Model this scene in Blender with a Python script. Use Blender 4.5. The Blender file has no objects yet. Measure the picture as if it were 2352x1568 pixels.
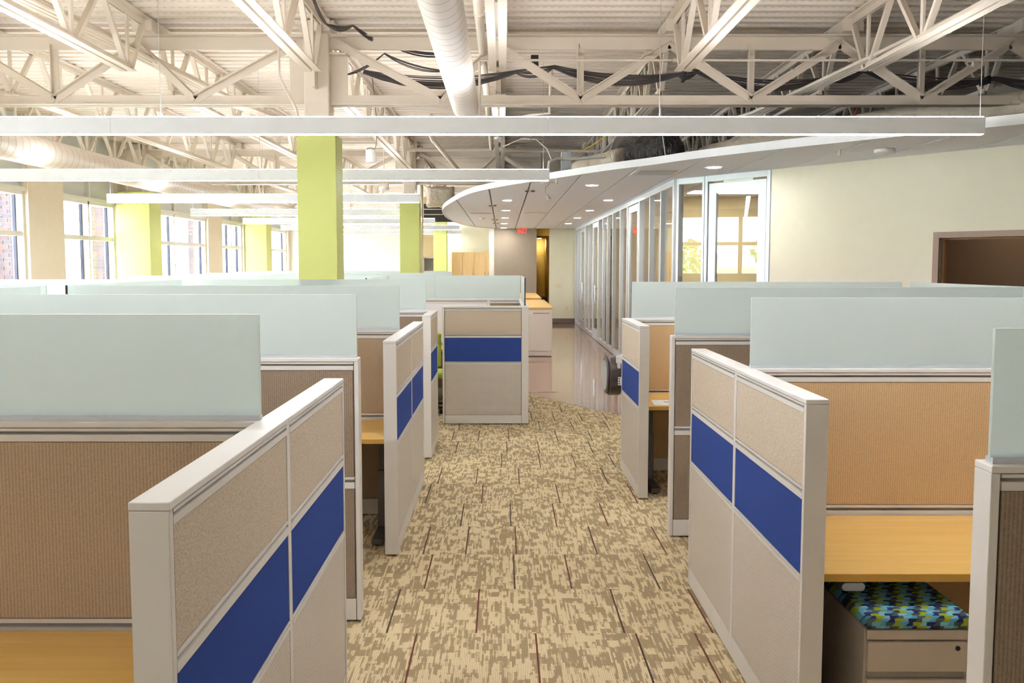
import bpy, bmesh, math, random
from mathutils import Vector, Matrix
random.seed(7)
S = bpy.context.scene
C = bpy.context.collection
PI = math.pi

# ---------------------------------------------------------------- camera, world, exposure
EYE = 1.855
cam_d = bpy.data.cameras.new('camera')
cam_d.sensor_width = 36.0
cam_d.lens = 36.0 * 2040.0 / 2352.0
cam_d.shift_x = 21.0 / 2352.0
cam_d.shift_y = -23.3 / 2352.0
cam_d.clip_start = 0.05
cam_d.clip_end = 3000
cam = bpy.data.objects.new('camera', cam_d)
C.objects.link(cam)
cam.location = (0, 0, EYE)
cam.rotation_euler = (math.radians(90 - 4.28), 0, 0)
S.camera = cam

SKY_STRENGTH = 9.5
LAMP = 40.0           # linear pendant diffusers
DOWN = 200.0           # recessed downlights
TROFFER = 14.0
w = bpy.data.worlds.new('world')
S.world = w
w.use_nodes = True
nt = w.node_tree
bg = nt.nodes['Background']
bg.inputs[0].default_value = (0.83, 0.905, 1.0, 1)
bg.inputs[1].default_value = SKY_STRENGTH
sun_d = bpy.data.lights.new('sun', 'SUN')
sun_d.energy = 75.0
sun_d.angle = math.radians(1.0)
sun_d.color = (1.0, 0.97, 0.92)
sun = bpy.data.objects.new('sun', sun_d)
C.objects.link(sun)
sun.rotation_euler = Vector((0.72, 0.35, 1.0)).to_track_quat('Z', 'Y').to_euler()
S.view_settings.view_transform = 'Standard'
S.view_settings.look = 'None'
S.view_settings.gamma = 1.0
S.view_settings.use_curve_mapping = False
S.view_settings.exposure = 0.70
try:
    S.cycles.max_bounces = 6
    S.cycles.diffuse_bounces = 4
    S.cycles.glossy_bounces = 3
    S.cycles.transmission_bounces = 3
    S.cycles.transparent_max_bounces = 10
    S.cycles.use_light_tree = False
    S.cycles.use_adaptive_sampling = True
    S.cycles.adaptive_threshold = 0.15
    S.cycles.adaptive_min_samples = 16
    S.cycles.caustics_reflective = False
    S.cycles.caustics_refractive = False
    S.cycles.sample_clamp_indirect = 6.0
except Exception:
    pass


# ---------------------------------------------------------------- materials
def lin(c):
    r = []
    for v in c:
        v = v / 255.0
        r.append(v / 12.92 if v <= 0.04045 else ((v + 0.055) / 1.055) ** 2.4)
    return (r[0], r[1], r[2], 1.0)


class NG:
    """tiny node-graph helper"""
    def __init__(s, name):
        s.m = bpy.data.materials.new(name)
        s.m.use_nodes = True
        s.t = s.m.node_tree
        s.t.nodes.clear()
        s.out = s.t.nodes.new('ShaderNodeOutputMaterial')

    def n(s, kind, **kw):
        nd = s.t.nodes.new(kind)
        for k, v in kw.items():
            if k == 'ins':
                for i, val in v.items():
                    if hasattr(val, 'node'):
                        s.t.links.new(val, nd.inputs[i])
                    else:
                        nd.inputs[i].default_value = val
            else:
                setattr(nd, k, v)
        return nd

    def math(s, op, a, b=None, c=None):
        ins = {0: a}
        if b is not None:
            ins[1] = b
        if c is not None:
            ins[2] = c
        return s.n('ShaderNodeMath', operation=op, ins=ins).outputs[0]

    def mix(s, f, a, b):
        nd = s.n('ShaderNodeMix', data_type='RGBA')
        for i, v in ((0, f), (6, a), (7, b)):
            if hasattr(v, 'node'):
                s.t.links.new(v, nd.inputs[i])
            else:
                nd.inputs[i].default_value = v
        return nd.outputs[2]

    def surf(s, sh):
        s.t.links.new(sh, s.out.inputs[0])
        return s.m

    def bsdf(s, col, rough=0.5, metal=0.0, bump=None, bump_s=0.2, bump_d=0.002, spec=0.5, coat=0.0):
        nd = s.n('ShaderNodeBsdfPrincipled')
        for key, v in (('Base Color', col), ('Roughness', rough), ('Metallic', metal), ('Specular IOR Level', spec), ('Coat Weight', coat)):
            if hasattr(v, 'node'):
                s.t.links.new(v, nd.inputs[key])
            else:
                nd.inputs[key].default_value = v
        if bump is not None:
            b = s.n('ShaderNodeBump', ins={'Strength': bump_s, 'Distance': bump_d, 'Height': bump})
            s.t.links.new(b.outputs[0], nd.inputs['Normal'])
        return nd.outputs[0]

    def pos(s):
        g = s.n('ShaderNodeNewGeometry')
        sp = s.n('ShaderNodeSeparateXYZ', ins={0: g.outputs['Position']})
        return g.outputs['Position'], sp.outputs[0], sp.outputs[1], sp.outputs[2]


def plain(name, c, rough=0.5, metal=0.0, spec=0.5, var=0.03, scale=6.0, bump=0.0, coat=0.0):
    g = NG(name)
    p, x, y, z = g.pos()
    nz = g.n('ShaderNodeTexNoise', ins={'Vector': p, 'Scale': scale, 'Detail': 1.0})
    c0 = lin(c)
    lo = tuple(v * (1 - var) for v in c0[:3]) + (1,)
    hi = tuple(min(1, v * (1 + var)) for v in c0[:3]) + (1,)
    col = g.mix(nz.outputs[0], lo, hi)
    fine = None
    if bump:
        fine = g.n('ShaderNodeTexNoise', ins={'Vector': p, 'Scale': 260.0, 'Detail': 2.0}).outputs[0]
    return g.surf(g.bsdf(col, rough, metal, fine, bump, 0.001, spec, coat))


def emit(name, c, strength):
    g = NG(name)
    e = g.n('ShaderNodeEmission', ins={0: lin(c), 1: strength})
    return g.surf(e.outputs[0])


M = {}
M['paint'] = plain('panel_paint', (226, 222, 217), 0.38)
M['paint_white'] = plain('panel_paint_light', (232, 229, 224), 0.33)
M['groove'] = plain('panel_core', (150, 144, 136), 0.5)  # darker core grey puts shade into the recessed rail grooves
M['white_tile'] = plain('marker_board', (240, 238, 240), 0.2)
M['blue'] = plain('blue_fabric', (52, 74, 144), 0.9, spec=0.1, var=0.10, scale=300, bump=0.3)
M['speckle'] = None
M['steel'] = plain('painted_steel', (226, 214, 197), 0.55)
M['deck'] = None
M['duct'] = plain('duct_paint', (228, 217, 203), 0.42)
M['seam'] = plain('duct_seam', (150, 138, 124), 0.6)
M['housing'] = plain('light_housing', (243, 246, 251), 0.4)
M['diffuser'] = emit('lamp_diffuser', (247, 249, 255), LAMP)
M['down'] = emit('downlight_lens', (255, 250, 242), DOWN)
M['troffer'] = emit('troffer_lens', (255, 246, 232), TROFFER)
M['green'] = plain('green_paint', (203, 210, 124), 0.55)
M['wall_beige'] = plain('wall_beige', (230, 219, 199), 0.7)
M['wall_white'] = plain('wall_white', (236, 233, 226), 0.7)
M['wall_pale'] = plain('wall_pale', (226, 224, 202), 0.65)
M['wall_cream'] = plain('wall_cream', (228, 222, 203), 0.65)
M['wall_taupe'] = plain('wall_taupe', (160, 148, 133), 0.7)
M['wall_yellow'] = plain('wall_yellow', (222, 184, 84), 0.7)
M['wall_tan'] = plain('wall_tan', (206, 186, 140), 0.7)
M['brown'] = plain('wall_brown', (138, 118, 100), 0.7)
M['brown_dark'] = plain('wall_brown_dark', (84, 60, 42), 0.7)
M['spandrel'] = plain('spandrel_grey', (208, 211, 207), 0.45)
M['baseboard'] = plain('baseboard_rubber', (104, 92, 84), 0.5)
M['door_frame'] = plain('door_frame_mauve', (158, 132, 118), 0.45)
M['door_stop'] = plain('door_stop_brown', (146, 104, 62), 0.5)
M['alu'] = plain('aluminium', (214, 220, 227), 0.32, metal=0.25)
M['alu_dark'] = plain('aluminium_shadow_joint', (128, 136, 142), 0.4, metal=0.3)
M['chrome'] = plain('brushed_steel', (214, 214, 214), 0.22, metal=0.9)
M['win_frame'] = plain('window_frame', (226, 224, 212), 0.45)
M['gasket'] = plain('window_gasket', (46, 48, 66), 0.5)
M['cloud'] = plain('ceiling_panel', (240, 246, 255), 0.8, var=0.015, bump=0.15)
M['cloud_trim'] = plain('ceiling_trim', (242, 245, 250), 0.5)
M['cloud_back'] = plain('ceiling_grid', (140, 130, 116), 0.7)
M['vent_dark'] = plain('vent_dark', (44, 42, 38), 0.6)
M['plastic_white'] = plain('white_plastic', (236, 236, 234), 0.4)
M['almond'] = plain('almond_plastic', (222, 214, 182), 0.4)
M['black'] = plain('black_plastic', (30, 28, 27), 0.4)
M['charcoal'] = plain('charcoal_plastic', (70, 62, 58), 0.38)
M['grey_window'] = plain('grey_translucent_window', (178, 188, 194), 0.22)
M['leg_grey'] = plain('leg_grey', (96, 94, 92), 0.4, metal=0.4)
M['pedestal'] = plain('pedestal_paint', (196, 182, 166), 0.4)
M['cabinet'] = plain('cabinet_paint', (222, 213, 204), 0.42)
M['paper'] = plain('paper', (246, 243, 238), 0.7)
M['ink'] = plain('ink', (70, 70, 72), 0.8)
M['cable'] = plain('black_cable', (84, 78, 78), 0.55)
M['cable_white'] = plain('white_cable', (214, 210, 202), 0.5)
M['cable_red'] = plain('red_cable', (206, 44, 40), 0.5)
M['cable_yellow'] = plain('yellow_cable', (226, 202, 60), 0.5)
M['wire'] = plain('suspension_wire', (190, 190, 190), 0.4, metal=0.6)
M['dim'] = emit('dim_lens', (255, 232, 205), 7.0)
M['exit_red'] = emit('exit_red', (255, 26, 20), 3.0)
M['lime'] = plain('lime_fabric', (176, 196, 84), 0.85)
M['ins_dark'] = plain('duct_board', (92, 84, 78), 0.8)
M['box_grey'] = plain('junction_box', (170, 176, 180), 0.45, metal=0.3)
M['brick_a'] = plain('brick_a', (86, 70, 72), 0.85, var=0.25, scale=30)
M['brick_b'] = plain('brick_b', (100, 74, 68), 0.85, var=0.25, scale=30)
M['brick_c'] = plain('brick_c', (74, 66, 74), 0.85, var=0.25, scale=30)
M['mortar'] = plain('mortar', (128, 120, 116), 0.9)
M['asphalt'] = plain('car_park', (186, 188, 192), 0.9, scale=0.4)
M['grass'] = plain('grass', (112, 134, 78), 0.95, var=0.2, scale=0.5)
M['hill'] = plain('hill', (120, 112, 112), 0.95, var=0.15, scale=0.02)
M['leaf'] = plain('tree_leaves', (104, 130, 74), 0.9, var=0.3, scale=1.5)
M['bark'] = plain('tree_bark', (120, 100, 84), 0.9)
M['car_white'] = plain('car_white', (238, 238, 240), 0.25)
M['car_grey'] = plain('car_grey', (150, 156, 164), 0.25, metal=0.4)
M['tyre'] = plain('tyre', (40, 40, 42), 0.8)


def mat_speckle():
    g = NG('speckled_fabric')
    p, x, y, z = g.pos()
    nz = g.n('ShaderNodeTexNoise', ins={'Vector': p, 'Scale': 190.0, 'Detail': 3.0, 'Roughness': 0.65})
    big = g.n('ShaderNodeTexNoise', ins={'Vector': p, 'Scale': 9.0, 'Detail': 2.0})
    ramp = g.n('ShaderNodeMapRange', ins={0: nz.outputs[0], 1: 0.35, 2: 0.62, 3: 0.0, 4: 1.0})
    col = g.mix(ramp.outputs[0], lin((182, 165, 144)), lin((218, 204, 186)))
    col = g.mix(g.math('MULTIPLY', big.outputs[0], 0.25), col, lin((206, 191, 170)))
    return g.surf(g.bsdf(col, 0.92, bump=nz.outputs[0], bump_s=0.5, bump_d=0.002, spec=0.1))


def mat_rib(name, c1, c2):
    g = NG(name)
    p, x, y, z = g.pos()
    u = g.math('ADD', x, y)
    nz = g.n('ShaderNodeTexNoise', ins={'Vector': p, 'Scale': 150.0, 'Detail': 3.0})
    s = g.math('SINE', g.math('MULTIPLY', g.math('ADD', u, g.math('MULTIPLY', nz.outputs[0], 0.0016)), 2 * PI / 0.0105))
    s01 = g.math('MULTIPLY_ADD', s, 0.5, 0.5)
    k = g.math('ADD', g.math('MULTIPLY', s01, 0.36), g.math('MULTIPLY', nz.outputs[0], 0.75))
    col = g.mix(k, lin(c1), lin(c2))
    return g.surf(g.bsdf(col, 0.95, bump=k, bump_s=0.5, bump_d=0.002, spec=0.08))


def mat_dots():
    g = NG('dimpled_metal')
    p, x, y, z = g.pos()
    u = g.math('ADD', x, y)
    P_ = 0.019

    def cell(du, dz):
        a = g.math('SUBTRACT', g.math('FRACT', g.math('ADD', g.math('DIVIDE', u, P_), du)), 0.5)
        b = g.math('SUBTRACT', g.math('FRACT', g.math('ADD', g.math('DIVIDE', z, P_), dz)), 0.5)
        d = g.math('SQRT', g.math('ADD', g.math('MULTIPLY', a, a), g.math('MULTIPLY', b, b)))
        return g.n('ShaderNodeMapRange', interpolation_type='SMOOTHSTEP', ins={0: d, 1: 0.12, 2: 0.24, 3: 1.0, 4: 0.0}).outputs[0]
    h = g.math('MAXIMUM', cell(0, 0), cell(0.5, 0.5))
    col = g.mix(h, lin((212, 203, 192)), lin((224, 217, 208)))
    return g.surf(g.bsdf(col, 0.36, bump=h, bump_s=1.0, bump_d=0.004))


def mat_wood(name, c1, c2, rough=0.35, axis=0):
    g = NG(name)
    p, x, y, z = g.pos()
    sc = (1.2, 22.0, 22.0) if axis == 0 else ((22.0, 22.0, 1.2) if axis == 2 else (22.0, 1.2, 22.0))
    mp = g.n('ShaderNodeMapping', ins={0: p, 3: sc})
    nz = g.n('ShaderNodeTexNoise', ins={'Vector': mp.outputs[0], 'Scale': 1.6, 'Detail': 6.0, 'Roughness': 0.6, 'Distortion': 0.4})
    r = g.n('ShaderNodeMapRange', ins={0: nz.outputs[0], 1: 0.3, 2: 0.72, 3: 0.0, 4: 1.0})
    col = g.mix(r.outputs[0], lin(c1), lin(c2))
    return g.surf(g.bsdf(col, rough))


def mat_deck():
    g = NG('steel_deck')
    p, x, y, z = g.pos()
    # rows of acoustic perforations on the sloping webs
    a = g.math('SUBTRACT', g.math('FRACT', g.math('DIVIDE', x, 0.075)), 0.5)
    dots = g.n('ShaderNodeMapRange', ins={0: g.math('ABSOLUTE', a), 1: 0.16, 2: 0.26, 3: 1.0, 4: 0.0}).outputs[0]
    band = g.math('MULTIPLY', g.math('GREATER_THAN', z, 4.385), g.math('LESS_THAN', z, 4.405))
    m = g.math('MULTIPLY', dots, band)
    col = g.mix(g.math('MULTIPLY', m, 0.30), lin((228, 216, 200)), lin((130, 120, 108)))
    return g.surf(g.bsdf(col, 0.55))


def mat_carpet():
    g = NG('carpet_yarn')
    oi = g.n('ShaderNodeObjectInfo')
    p, x, y, z = g.pos()
    off = g.math('MULTIPLY', oi.outputs['Random'], 37.0)
    X = g.math('ADD', x, g.math('MULTIPLY', off, 0.173))
    Y = g.math('ADD', y, off)

    def blocks(wd, ln, seed):
        ci = g.math('FLOOR', g.math('DIVIDE', X, wd))
        o = g.n('ShaderNodeTexWhiteNoise', noise_dimensions='2D', ins={0: g.n('ShaderNodeCombineXYZ', ins={0: ci, 1: seed}).outputs[0]}).outputs[0]
        ri = g.math('FLOOR', g.math('ADD', g.math('DIVIDE', Y, ln), g.math('MULTIPLY', o, 3.0)))
        return g.n('ShaderNodeTexWhiteNoise', noise_dimensions='3D', ins={0: g.n('ShaderNodeCombineXYZ', ins={0: ci, 1: ri, 2: seed}).outputs[0]}).outputs[0]
    big = blocks(0.056, 0.072, 1.0)
    mid = blocks(0.021, 0.056, 2.0)
    thin = blocks(0.0095, 0.125, 3.0)
    v = g.math('ADD', g.math('ADD', g.math('MULTIPLY', big, 0.34), g.math('MULTIPLY', mid, 0.30)), g.math('MULTIPLY', thin, 0.36))
    k = g.n('ShaderNodeMapRange', ins={0: v, 1: 0.43, 2: 0.57, 3: 0.0, 4: 1.0}).outputs[0]
    yarn = g.math('SINE', g.math('MULTIPLY', X, 2 * PI / 0.0084))
    yarn01 = g.math('MULTIPLY_ADD', yarn, 0.5, 0.5)
    nz = g.n('ShaderNodeTexNoise', ins={'Vector': p, 'Scale': 420.0, 'Detail': 2.0}).outputs[0]
    light = g.mix(yarn01, lin((196, 177, 138)), lin((226, 208, 172)))
    dark = g.mix(yarn01, lin((146, 128, 98)), lin((168, 150, 118)))
    col = g.mix(k, dark, light)
    col = g.mix(g.math('MULTIPLY', g.math('LESS_THAN', nz, 0.42), 0.25), col, lin((128, 110, 78)))
    hgt = g.math('ADD', g.math('MULTIPLY', yarn01, 0.6), nz)
    return g.surf(g.bsdf(col, 0.97, bump=hgt, bump_s=0.35, bump_d=0.003, spec=0.05))


def mat_concrete():
    g = NG('polished_concrete')
    p, x, y, z = g.pos()
    n1 = g.n('ShaderNodeTexNoise', ins={'Vector': p, 'Scale': 1.1, 'Detail': 8.0, 'Roughness': 0.62})
    n2 = g.n('ShaderNodeTexNoise', ins={'Vector': p, 'Scale': 14.0, 'Detail': 6.0})
    col = g.mix(n1.outputs[0], lin((146, 108, 90)), lin((182, 146, 126)))
    col = g.mix(g.math('MULTIPLY', n2.outputs[0], 0.35), col, lin((156, 122, 104)))
    rg = g.math('MULTIPLY_ADD', n2.outputs[0], 0.08, 0.06)
    return g.surf(g.bsdf(col, rg, bump=n2.outputs[0], bump_s=0.03, bump_d=0.01, spec=0.7, coat=0.5))


def schlick(g, f0):
    """reflectance that is the same from both sides of a pane"""
    geo = g.n('ShaderNodeNewGeometry')
    d = g.n('ShaderNodeVectorMath', operation='DOT_PRODUCT', ins={0: geo.outputs['Incoming'], 1: geo.outputs['Normal']}).outputs['Value']
    q = g.math('POWER', g.math('SUBTRACT', 1.0, g.math('MINIMUM', g.math('ABSOLUTE', d), 1.0)), 5.0)
    return g.math('MULTIPLY_ADD', q, 1.0 - f0, f0)


def mat_frost():
    g = NG('frosted_glass')
    d = g.n('ShaderNodeBsdfDiffuse', ins={0: (0.80, 0.87, 0.86, 1)})
    t = g.n('ShaderNodeBsdfTranslucent', ins={0: (0.87, 0.945, 0.935, 1)})
    m = g.n('ShaderNodeMixShader', ins={0: 0.56, 1: d.outputs[0], 2: t.outputs[0]})
    gl = g.n('ShaderNodeBsdfGlossy', ins={0: (1, 1, 1, 1), 1: 0.25})
    return g.surf(g.n('ShaderNodeMixShader', ins={0: schlick(g, 0.03), 1: m.outputs[0], 2: gl.outputs[0]}).outputs[0])


def mat_glass(name='clear_glass', f0=0.05, tint=(0.97, 0.985, 0.98, 1)):
    g = NG(name)
    t = g.n('ShaderNodeBsdfTransparent', ins={0: tint})
    gl = g.n('ShaderNodeBsdfGlossy', ins={0: (1, 1, 1, 1), 1: 0.0})
    return g.surf(g.n('ShaderNodeMixShader', ins={0: schlick(g, f0), 1: t.outputs[0], 2: gl.outputs[0]}).outputs[0])


def mat_cushion():
    g = NG('patterned_cushion')
    p, x, y, z = g.pos()
    v = g.math('ADD', y, z)
    row = g.math('FLOOR', g.math('DIVIDE', v, 0.0145))
    sh = g.math('MULTIPLY', g.math('MODULO', row, 3.0), 0.017)
    cx_ = g.math('DIVIDE', g.math('ADD', x, sh), 0.050)
    ci = g.math('FLOOR', cx_)
    fr = g.math('FRACT', cx_)
    frv = g.math('FRACT', g.math('DIVIDE', v, 0.0145))
    slant = g.math('GREATER_THAN', fr, g.math('MULTIPLY_ADD', frv, 0.3, 0.45))
    idx = g.math('ADD', g.math('ADD', g.math('MULTIPLY', row, 1.0), g.math('MULTIPLY', slant, 2.0)), ci)
    k = g.math('FRACT', g.math('DIVIDE', idx, 5.0))
    rp = g.n('ShaderNodeValToRGB', ins={0: k})
    rp.color_ramp.interpolation = 'CONSTANT'
    els = rp.color_ramp.elements
    els[0].position = 0.0
    els[0].color = lin((150, 166, 44))
    els[1].position = 0.19
    els[1].color = lin((40, 44, 92))
    for q, c in ((0.39, (120, 184, 204)), (0.59, (76, 92, 84)), (0.79, (92, 156, 184))):
        e = els.new(q)
        e.color = lin(c)
    return g.surf(g.bsdf(rp.outputs[0], 0.85, spec=0.2))


def mat_insul():
    g = NG('duct_wrap')
    p, x, y, z = g.pos()
    nz = g.n('ShaderNodeTexNoise', ins={'Vector': p, 'Scale': 7.0, 'Detail': 5.0})
    col = g.mix(nz.outputs[0], lin((206, 192, 172)), lin((238, 228, 210)))
    return g.surf(g.bsdf(col, 0.38, bump=nz.outputs[0], bump_s=0.8, bump_d=0.05))


def mat_bag():
    g = NG('black_plastic_film')
    p, x, y, z = g.pos()
    mp = g.n('ShaderNodeMapping', ins={0: p, 3: (9.0, 9.0, 4.0)})
    nz = g.n('ShaderNodeTexNoise', ins={'Vector': mp.outputs[0], 'Scale': 2.2, 'Detail': 6.0, 'Distortion': 1.5})
    return g.surf(g.bsdf(lin((46, 42, 42)), 0.12, bump=nz.outputs[0], bump_s=1.0, bump_d=0.06))


M['speckle'] = mat_speckle()
M['rib'] = mat_rib('ribbed_fabric', (152, 130, 106), (204, 184, 158))
M['rib_dark'] = mat_rib('ribbed_fabric_taupe', (116, 100, 84), (170, 152, 132))
M['rib_gold'] = mat_rib('ribbed_fabric_warm', (182, 150, 112), (222, 192, 150))
M['dots'] = mat_dots()
M['desk'] = mat_wood('maple_laminate', (226, 180, 98), (238, 196, 118))
M['desk_edge'] = plain('maple_edge', (214, 168, 78), 0.45)
M['maple_door'] = mat_wood('maple_cabinet', (222, 186, 134), (236, 204, 156), axis=2)
M['deck'] = mat_deck()
M['carpet'] = mat_carpet()
M['yarn_red'] = plain('red_yarn', (100, 48, 30), 0.95, var=0.2, scale=200)
M['yarn_dark'] = plain('dark_yarn', (72, 52, 38), 0.95, var=0.2, scale=200)
M['concrete'] = mat_concrete()
M['frost'] = mat_frost()
M['glass'] = mat_glass('clear_glass', 0.06)
M['win_glass'] = mat_glass('window_glass', 0.02, (0.98, 0.99, 0.99, 1))
M['cushion'] = mat_cushion()
M['insul'] = mat_insul()
M['bag'] = mat_bag()


# ---------------------------------------------------------------- mesh helpers
class MB:
    def __init__(s):
        s.v = []
        s.f = []

    def box(s, x0, x1, y0, y1, z0, z1):
        if x0 > x1: x0, x1 = x1, x0
        if y0 > y1: y0, y1 = y1, y0
        if z0 > z1: z0, z1 = z1, z0
        b = len(s.v)
        s.v += [(x0, y0, z0), (x1, y0, z0), (x1, y1, z0), (x0, y1, z0), (x0, y0, z1), (x1, y0, z1), (x1, y1, z1), (x0, y1, z1)]
        s.f += [tuple(b + i for i in q) for q in ((0, 3, 2, 1), (4, 5, 6, 7), (0, 1, 5, 4), (1, 2, 6, 5), (2, 3, 7, 6), (3, 0, 4, 7))]
        return s

    def bar(s, p, q, wd, ht, up=(0, 0, 1)):
        p = Vector(p); q = Vector(q)
        d = (q - p).normalized()
        u = Vector(up)
        if abs(d.dot(u)) > 0.98:
            u = Vector((0, 1, 0)) if abs(d.y) < 0.9 else Vector((1, 0, 0))
        r = d.cross(u).normalized() * (wd / 2)
        t = r.cross(d).normalized() * (ht / 2)
        b = len(s.v)
        for c in (p, q):
            s.v += [tuple(c - r - t), tuple(c + r - t), tuple(c + r + t), tuple(c - r + t)]
        s.f += [tuple(b + i for i in k) for k in ((0, 3, 2, 1), (4, 5, 6, 7), (0, 1, 5, 4), (1, 2, 6, 5), (2, 3, 7, 6), (3, 0, 4, 7))]
        return s

    def tube(s, pts, r, n=8, cap=True):
        pts = [Vector(p) for p in pts]
        b = len(s.v)
        m = len(pts)
        prev = None
        for i, p in enumerate(pts):
            d = (pts[min(i + 1, m - 1)] - pts[max(i - 1, 0)]).normalized()
            if prev is None:
                a = Vector((0, 0, 1)) if abs(d.z) < 0.9 else Vector((1, 0, 0))
            else:
                a = prev
            u = (a - d * a.dot(d)).normalized()
            prev = u
            w_ = d.cross(u)
            rr = r[i] if isinstance(r, (list, tuple)) else r
            for k in range(n):
                t = 2 * PI * k / n
                s.v.append(tuple(p + u * (rr * math.cos(t)) + w_ * (rr * math.sin(t))))
        for i in range(m - 1):
            for k in range(n):
                k2 = (k + 1) % n
                s.f.append((b + i * n + k, b + i * n + k2, b + (i + 1) * n + k2, b + (i + 1) * n + k))
        if cap:
            s.f.append(tuple(b + k for k in reversed(range(n))))
            s.f.append(tuple(b + (m - 1) * n + k for k in range(n)))
        return s

    def prism(s, poly, z0, z1):
        """vertical prism over a CCW polygon in xy"""
        b = len(s.v)
        n = len(poly)
        s.v += [(p[0], p[1], z0) for p in poly] + [(p[0], p[1], z1) for p in poly]
        s.f.append(tuple(b + i for i in reversed(range(n))))
        s.f.append(tuple(b + n + i for i in range(n)))
        for i in range(n):
            j = (i + 1) % n
            s.f.append((b + i, b + j, b + n + j, b + n + i))
        return s

    def prism_x(s, poly, x0, x1):
        """prism along x over a polygon in yz"""
        b = len(s.v)
        n = len(poly)
        s.v += [(x0, p[0], p[1]) for p in poly] + [(x1, p[0], p[1]) for p in poly]
        s.f.append(tuple(b + i for i in reversed(range(n))))
        s.f.append(tuple(b + n + i for i in range(n)))
        for i in range(n):
            j = (i + 1) % n
            s.f.append((b + i, b + j, b + n + j, b + n + i))
        return s

    def disc(s, c, r, z0, z1, n=20, r1=None):
        r1 = r if r1 is None else r1
        return s.tube([(c[0], c[1], z0), (c[0], c[1], z1)], [r, r1], n)

    def build(s, name, mat, parent=None, bevel=0.0, smooth=False, sub=0):
        me = bpy.data.meshes.new(name)
        off = Vector((0, 0, 0))
        if parent is not None:
            q = parent
            while q is not None:
                off += q.location
                q = q.parent
        me.from_pydata([tuple(Vector(v) - off) for v in s.v], [], s.f)
        bm = bmesh.new()
        bm.from_mesh(me)
        bmesh.ops.recalc_face_normals(bm, faces=bm.faces)
        bm.to_mesh(me)
        bm.free()
        me.materials.append(M[mat])
        o = bpy.data.objects.new(name, me)
        C.objects.link(o)
        if parent is not None:
            o.parent = parent
        if smooth:
            me.shade_smooth()
            try:
                me.set_sharp_from_angle(angle=math.radians(40))
            except Exception:
                pass
        if bevel:
            md = o.modifiers.new('bevel', 'BEVEL')
            md.width = bevel
            md.segments = 2
            md.limit_method = 'ANGLE'
        return o


def box(name, mat, dims, parent=None, bevel=0.0):
    return MB().box(*dims).build(name, mat, parent, bevel)


def tag(o, label, cat, group=None):
    o['label'] = label
    o['category'] = cat
    if group:
        o['group'] = group
    return o


def thing(name, loc, label, cat, group=None):
    o = bpy.data.objects.new(name, None)
    C.objects.link(o)
    o.location = loc
    return tag(o, label, cat, group)


def struct(o):
    o['kind'] = 'structure'
    return o


def anchor(name, loc=(0, 0, 0)):
    o = bpy.data.objects.new(name, None)
    C.objects.link(o)
    o.location = loc
    return struct(o)


def copy_tree(o, parent=None):
    c = o.copy()
    C.objects.link(c)
    c.parent = parent
    for ch in list(o.children):
        copy_tree(ch, c)
    return c


# ---------------------------------------------------------------- shared outlines
HC = 3.0      # underside of the white ceiling cloud
FRONT = [(-1.336, 20.335), (-1.259, 18.73), (-1.009, 16.86), (-0.533, 14.41), (0.032, 12.99), (0.636, 11.94), (1.282, 10.85),
         (1.715, 10.25), (2.086, 9.66), (2.785, 8.80), (4.008, 7.52), (4.6, 7.0), (5.6, 6.3), (7.0, 5.4)]
BACK = [(-1.336, 20.335), (-1.34, 22.0), (-1.295, 23.96), (-1.05, 25.8), (-0.692, 27.3), (-0.4, 28.2), (-0.3, 28.3), (7.0, 28.3)]


def interp(tab, x):
    if x <= tab[0][0]:
        return tab[0][1]
    for (a, ya), (b, yb) in zip(tab, tab[1:]):
        if a <= x <= b and b > a:
            return ya + (yb - ya) * (x - a) / (b - a)
    return tab[-1][1]


def smooth_curve(pts, n=6):
    out = []
    P = [Vector((p[0], p[1], 0)) for p in pts]
    for i in range(len(P) - 1):
        p0 = P[max(i - 1, 0)]; p1 = P[i]; p2 = P[i + 1]; p3 = P[min(i + 2, len(P) - 1)]
        for k in range(n):
            t = k / n
            q = 0.5 * ((2 * p1) + (-p0 + p2) * t + (2 * p0 - 5 * p1 + 4 * p2 - p3) * t * t + (-p0 + 3 * p1 - 3 * p2 + p3) * t ** 3)
            out.append((q.x, q.y))
    out.append((P[-1].x, P[-1].y))
    return out


FRONT_S = smooth_curve([(-1.34, 22.0)] + FRONT)[6:]
BACK_S = [(-1.336, 20.335), (-1.36, 21.2), (-1.355, 22.2), (-1.32, 23.3), (-1.25, 24.4), (-1.12, 25.5), (-0.92, 26.5), (-0.65, 27.4), (-0.3, 28.3), (7.0, 28.3)]
CARPET_EDGE = [(-1.6, 21.0), (-0.8, 15.8), (-0.25, 14.0), (0.363, 12.674), (0.953, 11.679), (1.456, 10.891), (2.1, 10.0), (2.8, 9.1), (3.9, 7.9), (5.0, 6.9), (6.9, 5.7)]
CARPET_S = smooth_curve(CARPET_EDGE, 4)

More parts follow.
